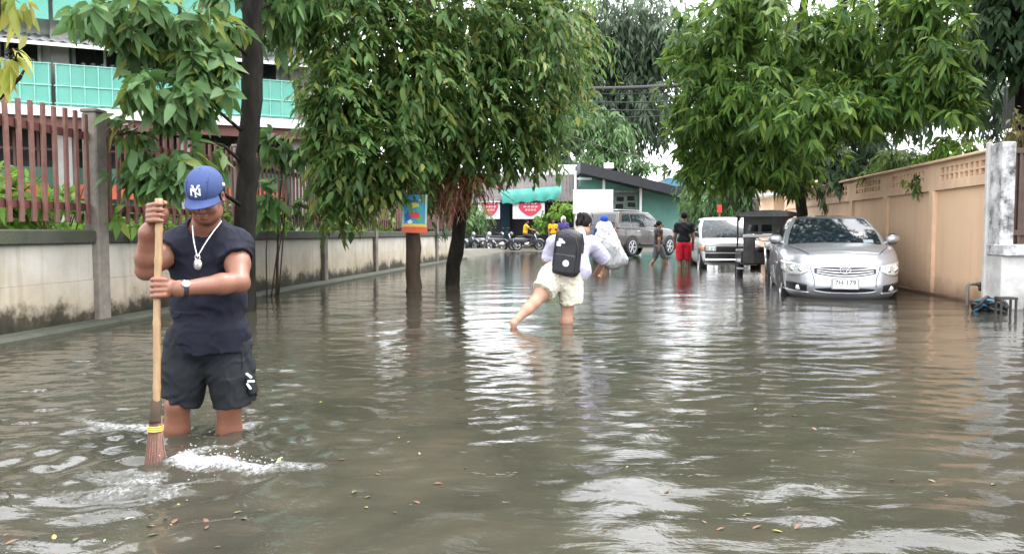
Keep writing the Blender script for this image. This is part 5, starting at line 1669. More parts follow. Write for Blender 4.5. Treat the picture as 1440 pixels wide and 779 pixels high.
fh.ell(hqW(0, -.018, .036), (.086, .107, .098), HWn, .02); fh.ell(hqW(0, -.055, -.03), (.070, .055, .06), HWn, .04); fh.chain([hqW(0, -.11, .03), hqW(.01, -.15, .0), hqW(.02, -.15, -.10)], [.026, .034, .018], .03); fh.ripple(lambda g: .003 * np.sin(g[:, 0] * 160 + g[:, 2] * 40))
fh.cut(hqW(0, .055, 0), HW @ Vector((0, 1, -.2)))
fh.build('hair', M['hair'], wom)

# backpack
bp = thing('backpack', 'black backpack with white patches worn by the wader in cream shorts', 'backpack', P(798, 390, 8.5))
m_pack = basic('black nylon', (.012, .012, .016), .55, var=.3, scale=10, bump=.3, bscale=120)
PB = np.array(basis(f_w)) @ np.array(Matrix.Rotation(R(7), 3, 'Y'))
pb = P(798, 357, 8.545)
qb = lambda x, y, z: Vector(np.array(pb) + PB @ np.array((x, y, z)))
fp = Field(np.array(pb) - .42, np.array(pb) + .42, .008)
fp.rbox(qb(0, 0, 0), (.152, .085, .245), .07, PB, .01)
fp.ell(qb(0, 0, .17), (.13, .08, .10), PB, .04)
fp.build('pack_body', m_pack, bp)
fp = Field(np.array(pb) - .42, np.array(pb) + .42, .008)
fp.rbox(qb(0, -.085, -.11), (.125, .045, .115), .04, PB, .01); fp.build('front_pocket', m_pack, bp)
k = MB()
arc = [(-.125, -.088, -.04), (-.128, -.088, .10), (-.09, -.084, .19), (0, -.08, .225), (.09, -.084, .19), (.128, -.088, .10), (.125, -.088, -.04)]
k.tube([qb(*a) for a in arc], .005, 6); k.tube([qb(-.11, -.131, -.02), qb(0, -.133, -.012), qb(.11, -.131, -.02)], .005, 6)
k.build('zip', basic('dark zip', (.05, .05, .055), .35, .4), bp, True)
MBp = Matrix(PB.tolist())
k = MB(); k.box(qb(-.055, -.087, .135), (.075, .006, .05), M=MBp, bev=.002).box(qb(-.085, -.088, .10), (.05, .006, .05), M=MBp, bev=.002); k.build('white_patch', M['white_paint'], bp)
k = MB(); k.lathe(qb(.03, -.131, -.095), [(0, -.006), (.034, -.006), (.036, 0)], axis='Y', n=16); k.build('round_patch', M['white_paint'], bp)
for sx in (-1, 1):
    k = MB(); k.tube([qb(sx * .09, .06, .22), qb(sx * .10, .13, .22), qb(sx * .11, .19, .12), qb(sx * .12, .16, -.05), qb(sx * .13, .07, -.19)], .018, 8); k.build('strap', m_pack, bp, True)
k = MB(); k.tube([qb(-.035, .04, .235), qb(-.03, .04, .275), qb(.03, .04, .275), qb(.035, .04, .235)], .010, 8); k.build('top_loop', m_pack, bp, True)


# ------------------------------------------------------------------ people further off
def figure(label, px, D, footz, H, face, shirt, lower, skin, stride=.0, arms=((.1, .1), (.1, .1)), lean=0.0, hat=None, sit=False, poncho=None, shorts=True, vox=.013, group=None, hair=True, shoes=None):
    """face: heading in degrees (0 = away from the camera, 90 = to the picture's side); arms: ((swing, bend), (swing, bend)) in radians"""
    b = P(px, 327, D); base = Vector((b.x, b.y, footz))
    root = thing('person', label, 'person', base, group=group)
    a = R(face)
    f = FWD * math.cos(a) + RGT * math.sin(a); x = f.cross(UP)
    s = H / 1.70
    q = lambda X_, Y_, Z_: base + (x * X_ + f * (Y_ + lean * Z_) + UP * Z_) * s
    Bd = np.array(basis(f + UP * -lean * .0))
    lo = np.array(base) + np.array((-1.0, -1.0, -.1)) * s; hi = np.array(base) + np.array((1.0, 1.0, 1.95)) * s
    fl = Field(lo, hi, vox)
    J = {}
    for i, sx in enumerate((-1, 1)):
        sh_ = q(sx * .175, 0, 1.38); sw, bd = arms[i]
        el = sh_ + (f * math.sin(sw) - UP * math.cos(sw) + x * sx * .18) * .29 * s
        wr = el + (f * math.sin(sw + bd) - UP * math.cos(sw + bd)) * .25 * s
        J['a', i] = (sh_, el, wr)
        fl.chain([sh_, el, wr], [.052 * s, .043 * s, .030 * s], .02)
        h1 = wr + (wr - el).normalized() * .08 * s
        fl.chain([wr, h1], [.032 * s, .030 * s], .02)
        for j in range(4):
            o = f * (j - 1.5) * .018 * s
            fl.chain([h1 + o * .8, h1 + o + (wr - el).normalized() * .05 * s], [.009, .008], .008)
        fl.cone(wr.lerp(h1, .5) + f * .025 * s, h1 + f * .05 * s, .011, .009, .008)
        st = stride * sx
        if sit:
            hp, kn, an = q(sx * .10, 0, .86), q(sx * .15, .40, .80), q(sx * .14, .34, .38)
        else:
            hp = q(sx * .09, 0, .88); kn = hp + (f * math.sin(st + .12) - UP * math.cos(st + .12)) * .41 * s + x * sx * .01
            an = kn + (f * math.sin(st - .12 - max(0, -st) * .8) - UP * math.cos(st - .12 - max(0, -st) * .8)) * .41 * s
        J['l', i] = (hp, kn, an)
        fl.chain([hp, hp.lerp(kn, .5), kn, kn.lerp(an, .35), an], [.085 * s, .075 * s, .055 * s, .055 * s, .037 * s], .03)
        fl.cone(an - UP * .025 * s, an + f * .14 * s - UP * .04 * s, .036 * s, .028 * s, .02)
    fl.ell(q(0, 0, 1.24), np.array((.155, .10, .20)) * s, Bd, .04); fl.ell(q(0, 0, .98), np.array((.145, .10, .16)) * s, Bd, .05)
    fl.cone(J['a', 0][0], J['a', 1][0], .055 * s, .055 * s, .03)
    hc_ = q(0, .03, 1.60); fl.cone(q(0, 0, 1.40), hc_, .052 * s, .05 * s, .02)
    hb = basis(f - UP * .12); head(fl, hc_, hb, s)
    fl.build('body', skin, root)
    hbn = np.array(hb); hh = lambda X_, Y_, Z_: np.array(hc_) + np.array(hb @ Vector((X_, Y_, Z_))) * s
    if hair:
        fh = Field(np.array(hc_) - .25, np.array(hc_) + .25, .011)
        fh.ell(hh(0, -.018, .035), np.array((.087, .107, .098)) * s, hbn, .02); fh.cut(hh(0, .05, 0), hb @ Vector((0, 1, -.3))); fh.cut(hh(0, 0, -.04), -UP)
        fh.build('hair', M['hair'], root)
    if hat:
        fh = Field(np.array(hc_) - .3, np.array(hc_) + .3, .011)
        fh.ell(hh(0, -.015, .045), np.array((.100, .122, .105)) * s, hbn, .02); fh.ell(hh(0, -.05, -.05), np.array((.10, .09, .12)) * s, hbn, .04)
        fh.cut(hh(0, .07, 0), hb @ Vector((0, 1, -.35)))
        fh.build('hood', hat, root)
    fs = Field(lo, hi, vox)
    fs.ell(q(0, 0, 1.25), np.array((.18, .13, .215)) * s, Bd, .05); fs.ell(q(0, 0, 1.02), np.array((.172, .13, .16)) * s, Bd, .06)
    fs.cone(J['a', 0][0], J['a', 1][0], .072 * s, .072 * s, .04)
    for i in (0, 1):
        sh_, el, wr = J['a', i]; fs.cone(sh_, sh_.lerp(el, .62), .070 * s, .070 * s, .03); fs.cut(sh_.lerp(el, .6), el - sh_, near=.14 * s)
    fs.cut(q(0, 0, .90), -UP); fs.ripple(lambda g: .005 * np.sin(g[:, 2] * 40 + g[:, 0] * 30))
    fs.build('shirt', shirt, root)
    fs = Field(lo, hi, vox)
    fs.ell(q(0, 0, .92), np.array((.162, .125, .11)) * s, Bd, .05)
    for i in (0, 1):
        hp, kn, an = J['l', i]
        if shorts: fs.chain([hp, hp.lerp(kn, .92)], [.108 * s, .102 * s], .03); fs.cut(hp.lerp(kn, .9), kn - hp, near=.17 * s)
        else: fs.chain([hp, kn, kn.lerp(an, .9)], [.102 * s, .078 * s, .066 * s], .03)
    fs.build('shorts' if shorts else 'trousers', lower, root)
    if shoes:
        fs = Field(lo, hi, vox)
        for i in (0, 1):
            an = J['l', i][2]; fs.chain([an - UP * .03 * s - f * .03, an + f * .15 * s - UP * .04 * s], [.05 * s, .044 * s], .02)
        fs.build('shoes', shoes, root)
    if poncho:
        fs = Field(lo - .3, hi + .3, vox)
        for (p0, p1, r0, r1) in poncho: fs.cone(q(*p0), q(*p1), r0, r1, .10)
        fs.cut(q(0, 0, .42), -UP)
        fs.ripple(lambda g: wrinkle(g[:, 0] * 1.6, g[:, 1], g[:, 2] * .5, .03, 9))
        fs.build('poncho', M['plastic'], root)
    return root


M['plastic'] = basic('white plastic sheet', (.70, .71, .74), .35, var=.06, scale=3, bump=.3, bscale=14)
cl = lambda n, c: basic(n, c, .85, var=.25, scale=6, spec=.2)
figure('wader in a billowing white plastic poncho with a blue hood, near the grey car', 850, 19.4, -.35, 1.72, -10, cl('blue shirt', (.02, .06, .32)), cl('dark trousers', (.03, .03, .035)), M['skin_light'], .15,
       ((.5, .9), (.35, .5)), hat=cl('blue hood', (.025, .07, .42)), hair=False,
       poncho=[((0, 0, 1.42), (.05, 0, 1.0), .20, .27), ((.05, 0, 1.0), (.24, -.02, .68), .26, .24), ((.16, 0, 1.2), (.46, .0, .66), .16, .13), ((-.05, 0, 1.1), (-.02, 0, .8), .22, .2)])
figure('slight walker in a dark brown shirt and grey shorts passing the grey car', 926, 24.6, -.28, 1.62, 75, cl('dark brown shirt', (.035, .025, .022)), cl('grey shorts', (.09, .10, .11)), M['skin_dark'], .30, ((.3, .3), (-.3, .3)), shoes=M['white_paint'])
figure('tall standing figure in a black shirt and bright red shorts by the white pickup', 962, 22.2, -.33, 1.88, 10, cl('black shirt', (.014, .014, .018)), cl('red shorts', (.50, .02, .035)), M['skin_dark'], .08, ((.1, .3), (.05, .2)))
figure('walker in a blue shirt and black trousers beside the pale sacks', 616, 38.5, -.06, 1.66, -60, cl('royal blue shirt', (.03, .06, .45)), cl('black trousers', (.015, .015, .018)), M['skin'], .22, ((.4, .5), (-.3, .3)), shorts=False, lean=.06, vox=.02)
figure('rider in a yellow shirt sitting on the motorbike by the wider banner', 736, 43.2, .02, 1.66, 80, cl('yellow shirt', (.72, .38, .02)), cl('grey trousers', (.05, .05, .055)), M['skin'], 0, ((.9, .5), (.8, .5)), shorts=False, sit=True, lean=.1, vox=.02)
figure('standing figure in a yellow shirt half hidden behind the backpack wearer', 778, 41.5, -.03, 1.72, 180, cl('amber shirt', (.70, .36, .02)), cl('grey trousers', (.05, .05, .055)), M['skin'], .05, ((.2, .4), (.1, .3)), shorts=False, vox=.02)
figure('standing figure in a purple shirt and white cap just above the black backpack', 792, 36.5, -.06, 1.76, 170, cl('purple shirt', (.07, .05, .20)), cl('dark trousers', (.03, .03, .035)), M['skin'], .05, ((.2, .4), (.1, .3)), shorts=False, hat=M['white_paint'], hair=False, vox=.02)
# ------------------------------------------------------------------ cars: local axes, front bumper at y = 0 facing -y, ground at z = 0
def interp(tab, t):
    if t <= tab[0][0]: return np.array(tab[0][1:], float)
    for a, b in zip(tab, tab[1:]):
        if t <= b[0]:
            q = (t - a[0]) / (b[0] - a[0]); q = q * q * (3 - 2 * q) * .5 + q * .5
            return np.array(a[1:], float) * (1 - q) + np.array(b[1:], float) * q
    return np.array(tab[-1][1:], float)


class Car:
    def __init__(s, root, z0, shoulder, rings, n, cab, paint):
        """shoulder: (y, z); rings: (v, half width, y front, y back); cab: dict wb, wt, yfb, yft, ybb, ybt, zr, bow"""
        s.root, s.z0, s.sh, s.rings, s.n, s.cab, s.paint = root, z0, shoulder, rings, n, cab, paint

    def zs(s, y): return float(interp(s.sh, y)[0])

    def ringpt(s, th, v):
        w, yf, yb = interp(s.rings, v)
        yc, l = (yf + yb) / 2, (yb - yf) / 2
        c, q = math.cos(th), math.sin(th)
        x = w * math.copysign(abs(c) ** (2 / s.n), c); y = yc + l * math.copysign(abs(q) ** (2 / s.n), q)
        return Vector((x, y, s.z0 + (s.zs(y) - s.z0) * v))

    def front(s, x, z, lift=0.0):
        v = .5
        for _ in range(8):
            w, yf, yb = interp(s.rings, v)
            yc, l = (yf + yb) / 2, (yb - yf) / 2
            y = yc - l * max(0, 1 - min(1, abs(x) / w) ** s.n) ** (1 / s.n)
            v = min(1, max(0, (z - s.z0) / (s.zs(y) - s.z0)))
        # outward direction on plan
        g = Vector((math.copysign(min(1, abs(x) / w) ** (s.n - 1) / w, x), -((l - (y - yf)) / l) ** (s.n - 1) / l, 0))
        g = g.normalized() if g.length > 1e-6 else Vector((0, -1, 0))
        return Vector((x, y, z)) + g * lift

    def side(s, y, z, sx, lift=0.0):
        v = min(1, max(0, (z - s.z0) / (s.zs(y) - s.z0)))
        w, yf, yb = interp(s.rings, v)
        yc, l = (yf + yb) / 2, (yb - yf) / 2
        x = w * max(0, 1 - min(1, abs(y - yc) / l) ** s.n) ** (1 / s.n)
        return Vector((sx * (x + lift), y, z))

    def shell(s, N=96, nv=14):
        k = MB()
        ths = [2 * PI * i / N + PI / N for i in range(N)]
        rows = [[s.ringpt(t, v) for t in ths] for v in np.linspace(0, 1, nv)]
        top = rows[-1]
        for t in (.985, .955, .9, .8, .66, .5, .33, .16, .04, 0):
            rows.append([Vector((p.x * t, p.y, p.z + s.crown * (1 - t ** 2.4) + .012 * min(1, (1 - t) * 30))) for p in top])
        k.grid(rows, closed=True)
        k.add(rows[0], [tuple(range(N - 1, -1, -1))])
        return k.build('body', s.paint, s.root, True, world=False)

    def cabpt(s, u, v, lift=0.0):
        c = s.cab
        def raw(u, v):
            u %= 4
            w = c['wb'] + (c['wt'] - c['wb']) * v + .045 * math.sin(PI * v)
            yf = c['yfb'] + (c['yft'] - c['yfb']) * v - .05 * math.sin(PI * v); yb = c['ybb'] + (c['ybt'] - c['ybb']) * v + .06 * math.sin(PI * v)
            k = int(u); t = u - k
            bow, sb = c.get('bow', .14), .03
            if k == 0: x = -w + 2 * w * t; y = yf + bow * abs(2 * t - 1) ** 2.2
            elif k == 1: y = (yf + bow) + (yb - .08 - yf - bow) * t; x = w + sb * math.sin(PI * t)
            elif k == 2: x = w - 2 * w * t; y = yb - .08 * abs(2 * t - 1) ** 2.2
            else: y = (yb - .08) + (yf + bow - yb + .08) * t; x = -w - sb * math.sin(PI * t)
            zb = s.zs(y) + .0 * v + c.get('lift', -.02)
            return Vector((x, y, zb + (c['zr'] - zb) * v))
        p = raw(u, v)
        if lift:
            e = .01
            a = raw(u + e, v) - raw(u - e, v); b = raw(u, min(1, v + e)) - raw(u, max(0, v - e))
            n = a.cross(b)
            if n.length > 0: p = p + n.normalized() * lift
        return p

    def cabin(s):
        us = []
        for kk in range(4): us += [kk + t for t in (0.0, .02, .05, .1, .2, .35, .5, .65, .8, .9, .95, .98)]
        rows = [[s.cabpt(u, v) for u in us] for v in (0, .06, .2, .4, .6, .8, .93, 1)]
        top = rows[-1]; cy = sum(p.y for p in top) / len(top); cx = 0
        for t in (.97, .92, .85, .7, .5, .3, .1):
            rows.append([Vector((p.x * t, cy + (p.y - cy) * t, p.z + s.cab.get('rc', .05) * (1 - t ** 2.2))) for p in top])
        k = MB().grid(rows, closed=True)
        return k.build('cabin', s.paint, s.root, True, world=False)

    def pane(s, name, u0, u1, v0, v1, mat, lift=.005, cutf=None, parent=None):
        rows = []
        for j in range(9):
            v = v0 + (v1 - v0) * j / 8
            a, b = (u0, u1) if cutf is None else cutf(v)
            rows.append([s.cabpt(a + (b - a) * i / 12, v, lift) for i in range(13)])
        k = MB().grid(rows)
        return k.build(name, mat, parent or s.root, True, world=False)

    def patch(s, name, xs, top, bot, mat, lift=.006, parent=None, nz=5, edge=.02):
        rows = []
        for j in range(nz + 1):
            t = j / nz
            rows.append([s.front(x, bot[i] + (top[i] - bot[i]) * t, lift) for i, x in enumerate(xs)])
        rim = [[s.front(x, bot[i], lift - edge) for i, x in enumerate(xs)]] + rows + [[s.front(x, top[i], lift - edge) for i, x in enumerate(xs)]]
        k = MB().grid(rim)
        for e in (0, -1): k.grid([[r[e] for r in rows], [r[e] + Vector((0, edge, 0)) for r in rows]])
        return k.build(name, mat, parent or s.root, True, world=False)

    def line(s, pts, r=.006, name='panel_gap', mat=None):
        return MB().tube(pts, r, 5).build(name, mat or M['black_plastic'], s.root, world=False)

    def wheel(s, y, sx, r, wdt=.21, track=None, spokes=7):
        x = track
        k = MB().lathe((sx * x, y, r), [(r * .62, -wdt / 2), (r * .9, -wdt / 2), (r * .985, -wdt * .38), (r, -wdt * .2), (r, wdt * .2), (r * .985, wdt * .38), (r * .9, wdt / 2), (r * .62, wdt / 2)], 'X', 32)
        t = k.build('wheel', M['black_rubber'], s.root, True, world=False)
        o = sx * (x + wdt * .36)
        k = MB().lathe((o, y, r), [(r * .66, -sx * .02), (r * .66, sx * .04), (r * .60, sx * .045), (r * .57, sx * .0)], 'X', 32)
        k.lathe((o, y, r), [(0, sx * .03), (r * .12, sx * .03), (r * .14, 0)], 'X', 16)
        for q in range(spokes):
            a = 2 * PI * q / spokes
            c = Vector((o + sx * .012, y + math.cos(a) * r * .36, r + math.sin(a) * r * .36))
            k.box(c, (.03, r * .50, r * .13), M=Matrix.Rotation(a, 3, 'X'), bev=.008)
        k.build('rim', M['alloy'], t, world=False)
        MB().lathe((o - sx * .02, y, r), [(0, 0), (r * .6, 0)], 'X', 24).build('hub', M['steel_dark'], t, world=False)
        return t

    def arch(s, y, sx, r, zc):
        rows = []
        for q in (0, .5, 1.0):
            rows.append([s.side(y + math.cos(a) * r * q, max(s.z0 + .01, zc + math.sin(a) * r * q), sx, .004) for a in np.linspace(-.4, PI + .4, 30)])
        MB().grid(rows).build('wheel_arch', M['black_plastic'], s.root, world=False)

    def mirror(s, y, z, sx, mat):
        b = s.cabpt(1.02 if sx > 0 else 3.98, .05)
        c = Vector((sx * (abs(b.x) + .12), y, z))
        k = MB().ball(c, (.115, .065, .075), 14, 10); k.tube([b + Vector((-sx * .02, .02, .04)), c + Vector((-sx * .06, .02, -.04))], .022, 8)
        m = k.build('mirror', mat, s.root, True, world=False)
        MB().lathe(c + Vector((0, .052, 0)), [(0, .012), (.09, .006), (.095, -.01)], 'Y', 16).build('mirror_glass', M['dark_glass'], m, world=False)


def place(name, label, cat, front, rz, group=None):
    return thing(name, label, cat, front, rz, group)


def carpaint(name, col, metal=.5, rough=.32):
    m = basic(name, col, rough, metal, var=.05, scale=1.5, coat=.8, dirt=C3(col, .75), dirt_amt=.25, dscale=4)
    return m


# windscreen glass with wiped dust and stuck leaves showing faintly
m_screen, nt, out = new_mat('rain spotted windscreen')
L = nt.links.new
tc = nd(nt, 'ShaderNodeTexCoord'); n1 = nd(nt, 'ShaderNodeTexNoise', i_Scale=14.0, i_Detail=8.0); L(tc.outputs['Object'], n1.inputs['Vector'])
c1 = ramp(nt, n1.outputs['Fac'], [(.4, (.012, .018, .022)), (.62, (.03, .045, .05)), (.72, (.16, .19, .20))])
bs = nd(nt, 'ShaderNodeBsdfPrincipled'); L(c1.outputs[0], bs.inputs['Base Color']); bs.inputs['Roughness'].default_value = .08; bs.inputs['Specular IOR Level'].default_value = .6; L(bs.outputs[0], out.inputs[0])
m_lens = basic('headlamp lens', (.62, .64, .62), .08, .2, var=.4, scale=22, coat=1)
m_plate = basic('white number plate', (.74, .74, .72), .35, var=.05)

# ---- silver saloon
m_silver = carpaint('silver paint', (.43, .435, .46), .5, .32)
fc_ = P(1188, 420, 11.75)
rt = place('silver_car', 'silver saloon car parked in the flood by the peach wall, seen head on', 'car', (fc_.x, fc_.y, -.17), R(-8.5))
c = Car(rt, .16, [(0, .70), (.12, .765), (.35, .83), (.7, .89), (1.1, .94), (2, .97), (3.4, 1.0), (4.2, 1.03), (4.78, .97)],
        [(0, .80, .16, 4.70), (.12, .875, .05, 4.76), (.35, .905, .0, 4.80), (.62, .912, .02, 4.81), (.82, .905, .055, 4.80), (.95, .885, .12, 4.78), (1, .86, .17, 4.75)], 4.4,
        dict(wb=.80, wt=.575, yfb=1.12, yft=1.95, ybb=4.30, ybt=3.55, zr=1.425, bow=.22, rc=.055), m_silver)
c.crown = .055
c.shell(); c.cabin()
c.pane('windscreen', .045, .955, .05, .94, m_screen, .006)
c.pane('windscreen_band', .06, .94, .955, .985, M['black_plastic'], .004)
c.pane('rear_window', 2.08, 2.92, .1, .9, M['dark_glass'])
for a, b in ((1.05, 1.44), (1.47, 1.86)):
    c.pane('side_window', a, b, .10, .88, M['dark_glass'], .005, lambda v, a=a, b=b: (a + (.10 * v if a < 1.1 else 0), b - (.10 * v if b > 1.8 else 0)))
    c.pane('side_window', 4 + 1 - b, 4 + 1 - a, .10, .88, M['dark_glass'], .005, lambda v, a=a, b=b: (5 - b + (.10 * v if b > 1.8 else 0), 5 - a - (.10 * v if a < 1.1 else 0)))
gx = np.linspace(-.43, .43, 25)
gt = [.648 - .025 * (abs(x) / .43) ** 6 for x in gx]; gb = [.505 + .055 * (abs(x) / .43) ** 2 for x in gx]
gr = c.patch('grille', gx, gt, gb, M['black_plastic'], .004)
for kx in range(4):
    zz = [.515 + .042 * kx + .055 * (abs(x) / .43) ** 2 * (1 - kx / 4) + .003 for x in gx]
    c.patch('grille_bar', gx[1:-1], [z + .013 for z in zz[1:-1]], zz[1:-1], M['alloy'], .012, gr)
c.patch('chrome_strip', gx, [t + .020 for t in gt], [t + .002 for t in gt], M['chrome'], .014)
em = MB()
q = c.front(0, .607, .028)
em.tube([q + Vector((.075 * math.cos(a), 0, .052 * math.sin(a))) for a in np.linspace(0, 2 * PI, 25)], .007, 6)
em.tube([q + Vector((.048 * math.cos(a), -.002, .030 + .020 * math.sin(a))) for a in np.linspace(0, 2 * PI, 17)], .0055, 6)
em.tube([q + Vector((.022 * math.cos(a), -.003, -.002 + .048 * math.sin(a))) for a in np.linspace(0, 2 * PI, 17)], .0055, 6)
em.build('front_emblem', M['chrome'], c.root, True, world=False)
for sx in (-1, 1):
    hx = [sx * x for x in np.linspace(.50, .862, 14)]
    tt = np.linspace(0, 1, 14)
    hl = c.patch('headlight', hx, list(.665 + .075 * tt), list(.585 - .070 * np.sin(tt * PI * .9) + .09 * np.clip(tt - .75, 0, 1)), m_lens, .008)
    for xx, zz, rr_ in ((.60, .612, .040), (.71, .628, .050)):
        p = c.front(sx * xx, zz, .012)
        MB().lathe(p, [(rr_ * .2, -.004), (rr_ * .7, -.008), (rr_, 0), (rr_ * 1.1, .02)], 'Y', 20).build('lamp', M['chrome'], hl, True, world=False)
    fx = [sx * x for x in np.linspace(.53, .80, 10)]
    fg = c.patch('fog_recess', fx, list(.385 + .045 * np.linspace(0, 1, 10)), list(.283 + .03 * np.linspace(0, 1, 10) ** 2), M['black_plastic'], .004)
    MB().lathe(c.front(sx * .64, .335, .014), [(0, -.004), (.034, -.002), (.042, .008)], 'Y', 18).build('fog_lamp', m_lens, fg, True, world=False)
    MB().tube([c.front(sx * x, .262 + .03 * ((x - .5) / .32) ** 2, .012) for x in np.linspace(.50, .82, 10)], .012, 6).build('fog_trim', m_silver, c.root, True, world=False)
    c.line([c.front(sx * x, z, .0) for x, z in ((.49, .655), (.47, .58), (.44, .50), (.43, .44), (.43, .36))], .005)
    c.line([Vector((sx * x, y, c.zs(y) + .055 * (1 - (x / .87) ** 2.4) + .012)) for x, y in ((.50, .22), (.60, .5), (.70, .8), (.76, 1.10))], .005)
    c.mirror(1.50, 1.06, sx, m_silver)
    for y in (.95, 3.73): c.arch(y, sx, .37, .33); c.wheel(y, sx, .325, .20, .745, 10)
    for y0 in (1.35, 2.45, 3.45): c.line([c.side(y0, z, sx, .001) for z in np.linspace(.30, c.zs(y0) - .01, 8)], .004)
    for y0 in (2.25, 3.25): MB().ball(c.side(y0, .86, sx, .012), (.02, .10, .018), 10, 6).build('door_handle', m_silver, c.root, True, world=False)
ix = np.linspace(-.41, .41, 21)
c.patch('lower_intake', ix, [.345 - .02 * (abs(x) / .41) ** 3 for x in ix], [.275 + .03 * (abs(x) / .41) ** 3 for x in ix], M['black_plastic'], .005)
MB().tube([c.front(x, .262 + .03 * (abs(x) / .43) ** 3, .014) for x in np.linspace(-.44, .44, 20)], .011, 6).build('intake_trim', m_silver, c.root, True, world=False)
p = c.front(0, .405, .035)
pl = MB().box(p, (.38, .012, .165), bev=.004).build('number_plate', m_plate, c.root, world=False)
k = MB()
for (a, b, cx, cz) in ((.365, .006, 0, .076), (.365, .006, 0, -.076)): k.box(p + Vector((cx, -.008, cz)), (a, .004, b))
for cx in (-.18, .18): k.box(p + Vector((cx, -.008, 0)), (.006, .004, .152))
k.build('plate_border', M['black_plastic'], pl, world=False)
k = MB(); k.add(*text_mesh('7H-179', .098, Matrix.Translation(p + Vector((0, -.0085, .016))) @ Matrix.Rotation(PI / 2, 4, 'X'), .001)); k.build('plate_lettering', M['steel_dark'], pl, world=False)
k = MB()
for a in (.10, .52):
    k.tube([c.cabpt(a, .035, .02), c.cabpt(a + .18, .075, .02), c.cabpt(a + .38, .065, .018)], .008, 5)
k.build('wiper', M['black_plastic'], c.root, world=False)
k = MB(); b0 = c.cabpt(.80, .16, .008)
k.grid([[c.cabpt(.78 + .10 * i / 4, .14 + .10 * j / 3, .008) for i in range(5)] for j in range(4)]); k.build('windscreen_sticker', basic('pale sticker', (.35, .42, .45), .4), c.root, world=False)

# ---- white pickup
m_wpaint = carpaint('white car paint', (.74, .75, .75), .0, .28)
f_ = P(1031, 378, 21.6)
rt = place('white_pickup', 'white pickup truck with dark grille parked behind the silver car', 'pickup truck', (f_.x, f_.y, -.20), R(-1))
c = Car(rt, .30, [(0, .82), (.1, .90), (.3, .95), (1.2, 1.01), (2, 1.02), (4.9, 1.02)],
        [(0, .76, .06, 4.84), (.2, .82, .0, 4.88), (.6, .845, .0, 4.9), (.9, .84, .02, 4.9), (1, .81, .05, 4.88)], 6.5,
        dict(wb=.78, wt=.66, yfb=1.15, yft=1.68, ybb=3.15, ybt=2.95, zr=1.62, bow=.14, rc=.04), m_wpaint)
c.crown = .03
c.shell(); c.cabin()
c.pane('windscreen', .04, .96, .07, .92, m_screen)
for a, b in ((1.08, 1.52), (1.56, 1.92)):
    c.pane('side_window', a, b, .12, .90, M['dark_glass'], .005, lambda v, a=a, b=b: (a + (.13 * v if a < 1.2 else 0), b))
    c.pane('side_window', 5 - b, 5 - a, .12, .90, M['dark_glass'], .005, lambda v, a=a, b=b: (5 - b, 5 - a - (.13 * v if a < 1.2 else 0)))
gx = np.linspace(-.74, .74, 23)
gr = c.patch('grille', gx, [.83] * 23, [.66] * 23, M['black_plastic'], .006)
for z in (.70, .75): c.patch('grille_bar', np.linspace(-.40, .40, 9), [z + .018] * 9, [z] * 9, M['steel_dark'], .012, gr)
for sx in (-1, 1):
    c.patch('headlight', [sx * x for x in np.linspace(.46, .72, 7)], [.815] * 7, [.685] * 7, m_lens, .012)
    c.patch('corner_lamp', [sx * x for x in np.linspace(.74, .82, 4)], [.81] * 4, [.69] * 4, basic('amber lamp', (.55, .22, .03), .2), .010)
    c.mirror(1.42, 1.16, sx, M['black_plastic'])
    for y in (.85, 3.85): c.arch(y, sx, .39, .38); c.wheel(y, sx, .36, .20, .735, 6)
    for y0 in (1.3, 2.45, 3.2): c.line([c.side(y0, z, sx, .001) for z in np.linspace(.42, 1.0, 6)], .005)
    MB().tube([c.side(y, .72, sx, .008) for y in np.linspace(1.3, 4.6, 8)], .014, 5).build('side_stripe', basic('red stripe', (.4, .04, .04), .4), c.root, world=False)
c.patch('bumper_recess', np.linspace(-.72, .72, 15), [.63] * 15, [.47] * 15, M['black_plastic'], .012)
MB().box((0, -.06, .43), (1.60, .12, .10), bev=.03).build('bumper', M['chrome'], c.root, world=False)
MB().box((.50, -.045, .56), (.34, .012, .14), bev=.004).build('number_plate', m_plate, c.root, world=False)
MB().box((0, 4.0, 1.035), (1.48, 1.55, .02)).build('bed_cover', M['black_plastic'], c.root, world=False)

# ---- grey SUV at the street end
m_grey = carpaint('grey brown paint', (.085, .075, .07), .15, .35)
h_ = (RGT * math.cos(R(47)) + FWD * math.sin(R(47)))
rz = math.atan2(h_.x, -h_.y)
rw_ = P(886, 347.5, 31.5)
Rm = Matrix.Rotation(rz, 3, 'Z')
o_ = Vector((rw_.x, rw_.y, 0)) - Rm @ Vector((-.80, 3.72, 0))
rt = place('grey_suv', 'grey brown sport utility car standing crosswise in front of the teal house', 'car', (o_.x, o_.y, rw_.z - .40), rz)
c = Car(rt, .36, [(0, .95), (.12, 1.03), (.4, 1.09), (1.2, 1.14), (2.5, 1.16), (4.8, 1.18)],
        [(0, .84, .12, 4.70), (.2, .91, .02, 4.78), (.6, .93, .0, 4.8), (.9, .92, .03, 4.8), (1, .89, .08, 4.78)], 5.2,
        dict(wb=.85, wt=.70, yfb=1.35, yft=2.15, ybb=4.74, ybt=4.45, zr=1.80, bow=.16, rc=.045), m_grey)
c.crown = .05
c.shell(); c.cabin()
c.pane('windscreen', .04, .96, .06, .93, m_screen); c.pane('rear_window', 2.08, 2.92, .12, .86, M['dark_glass'])
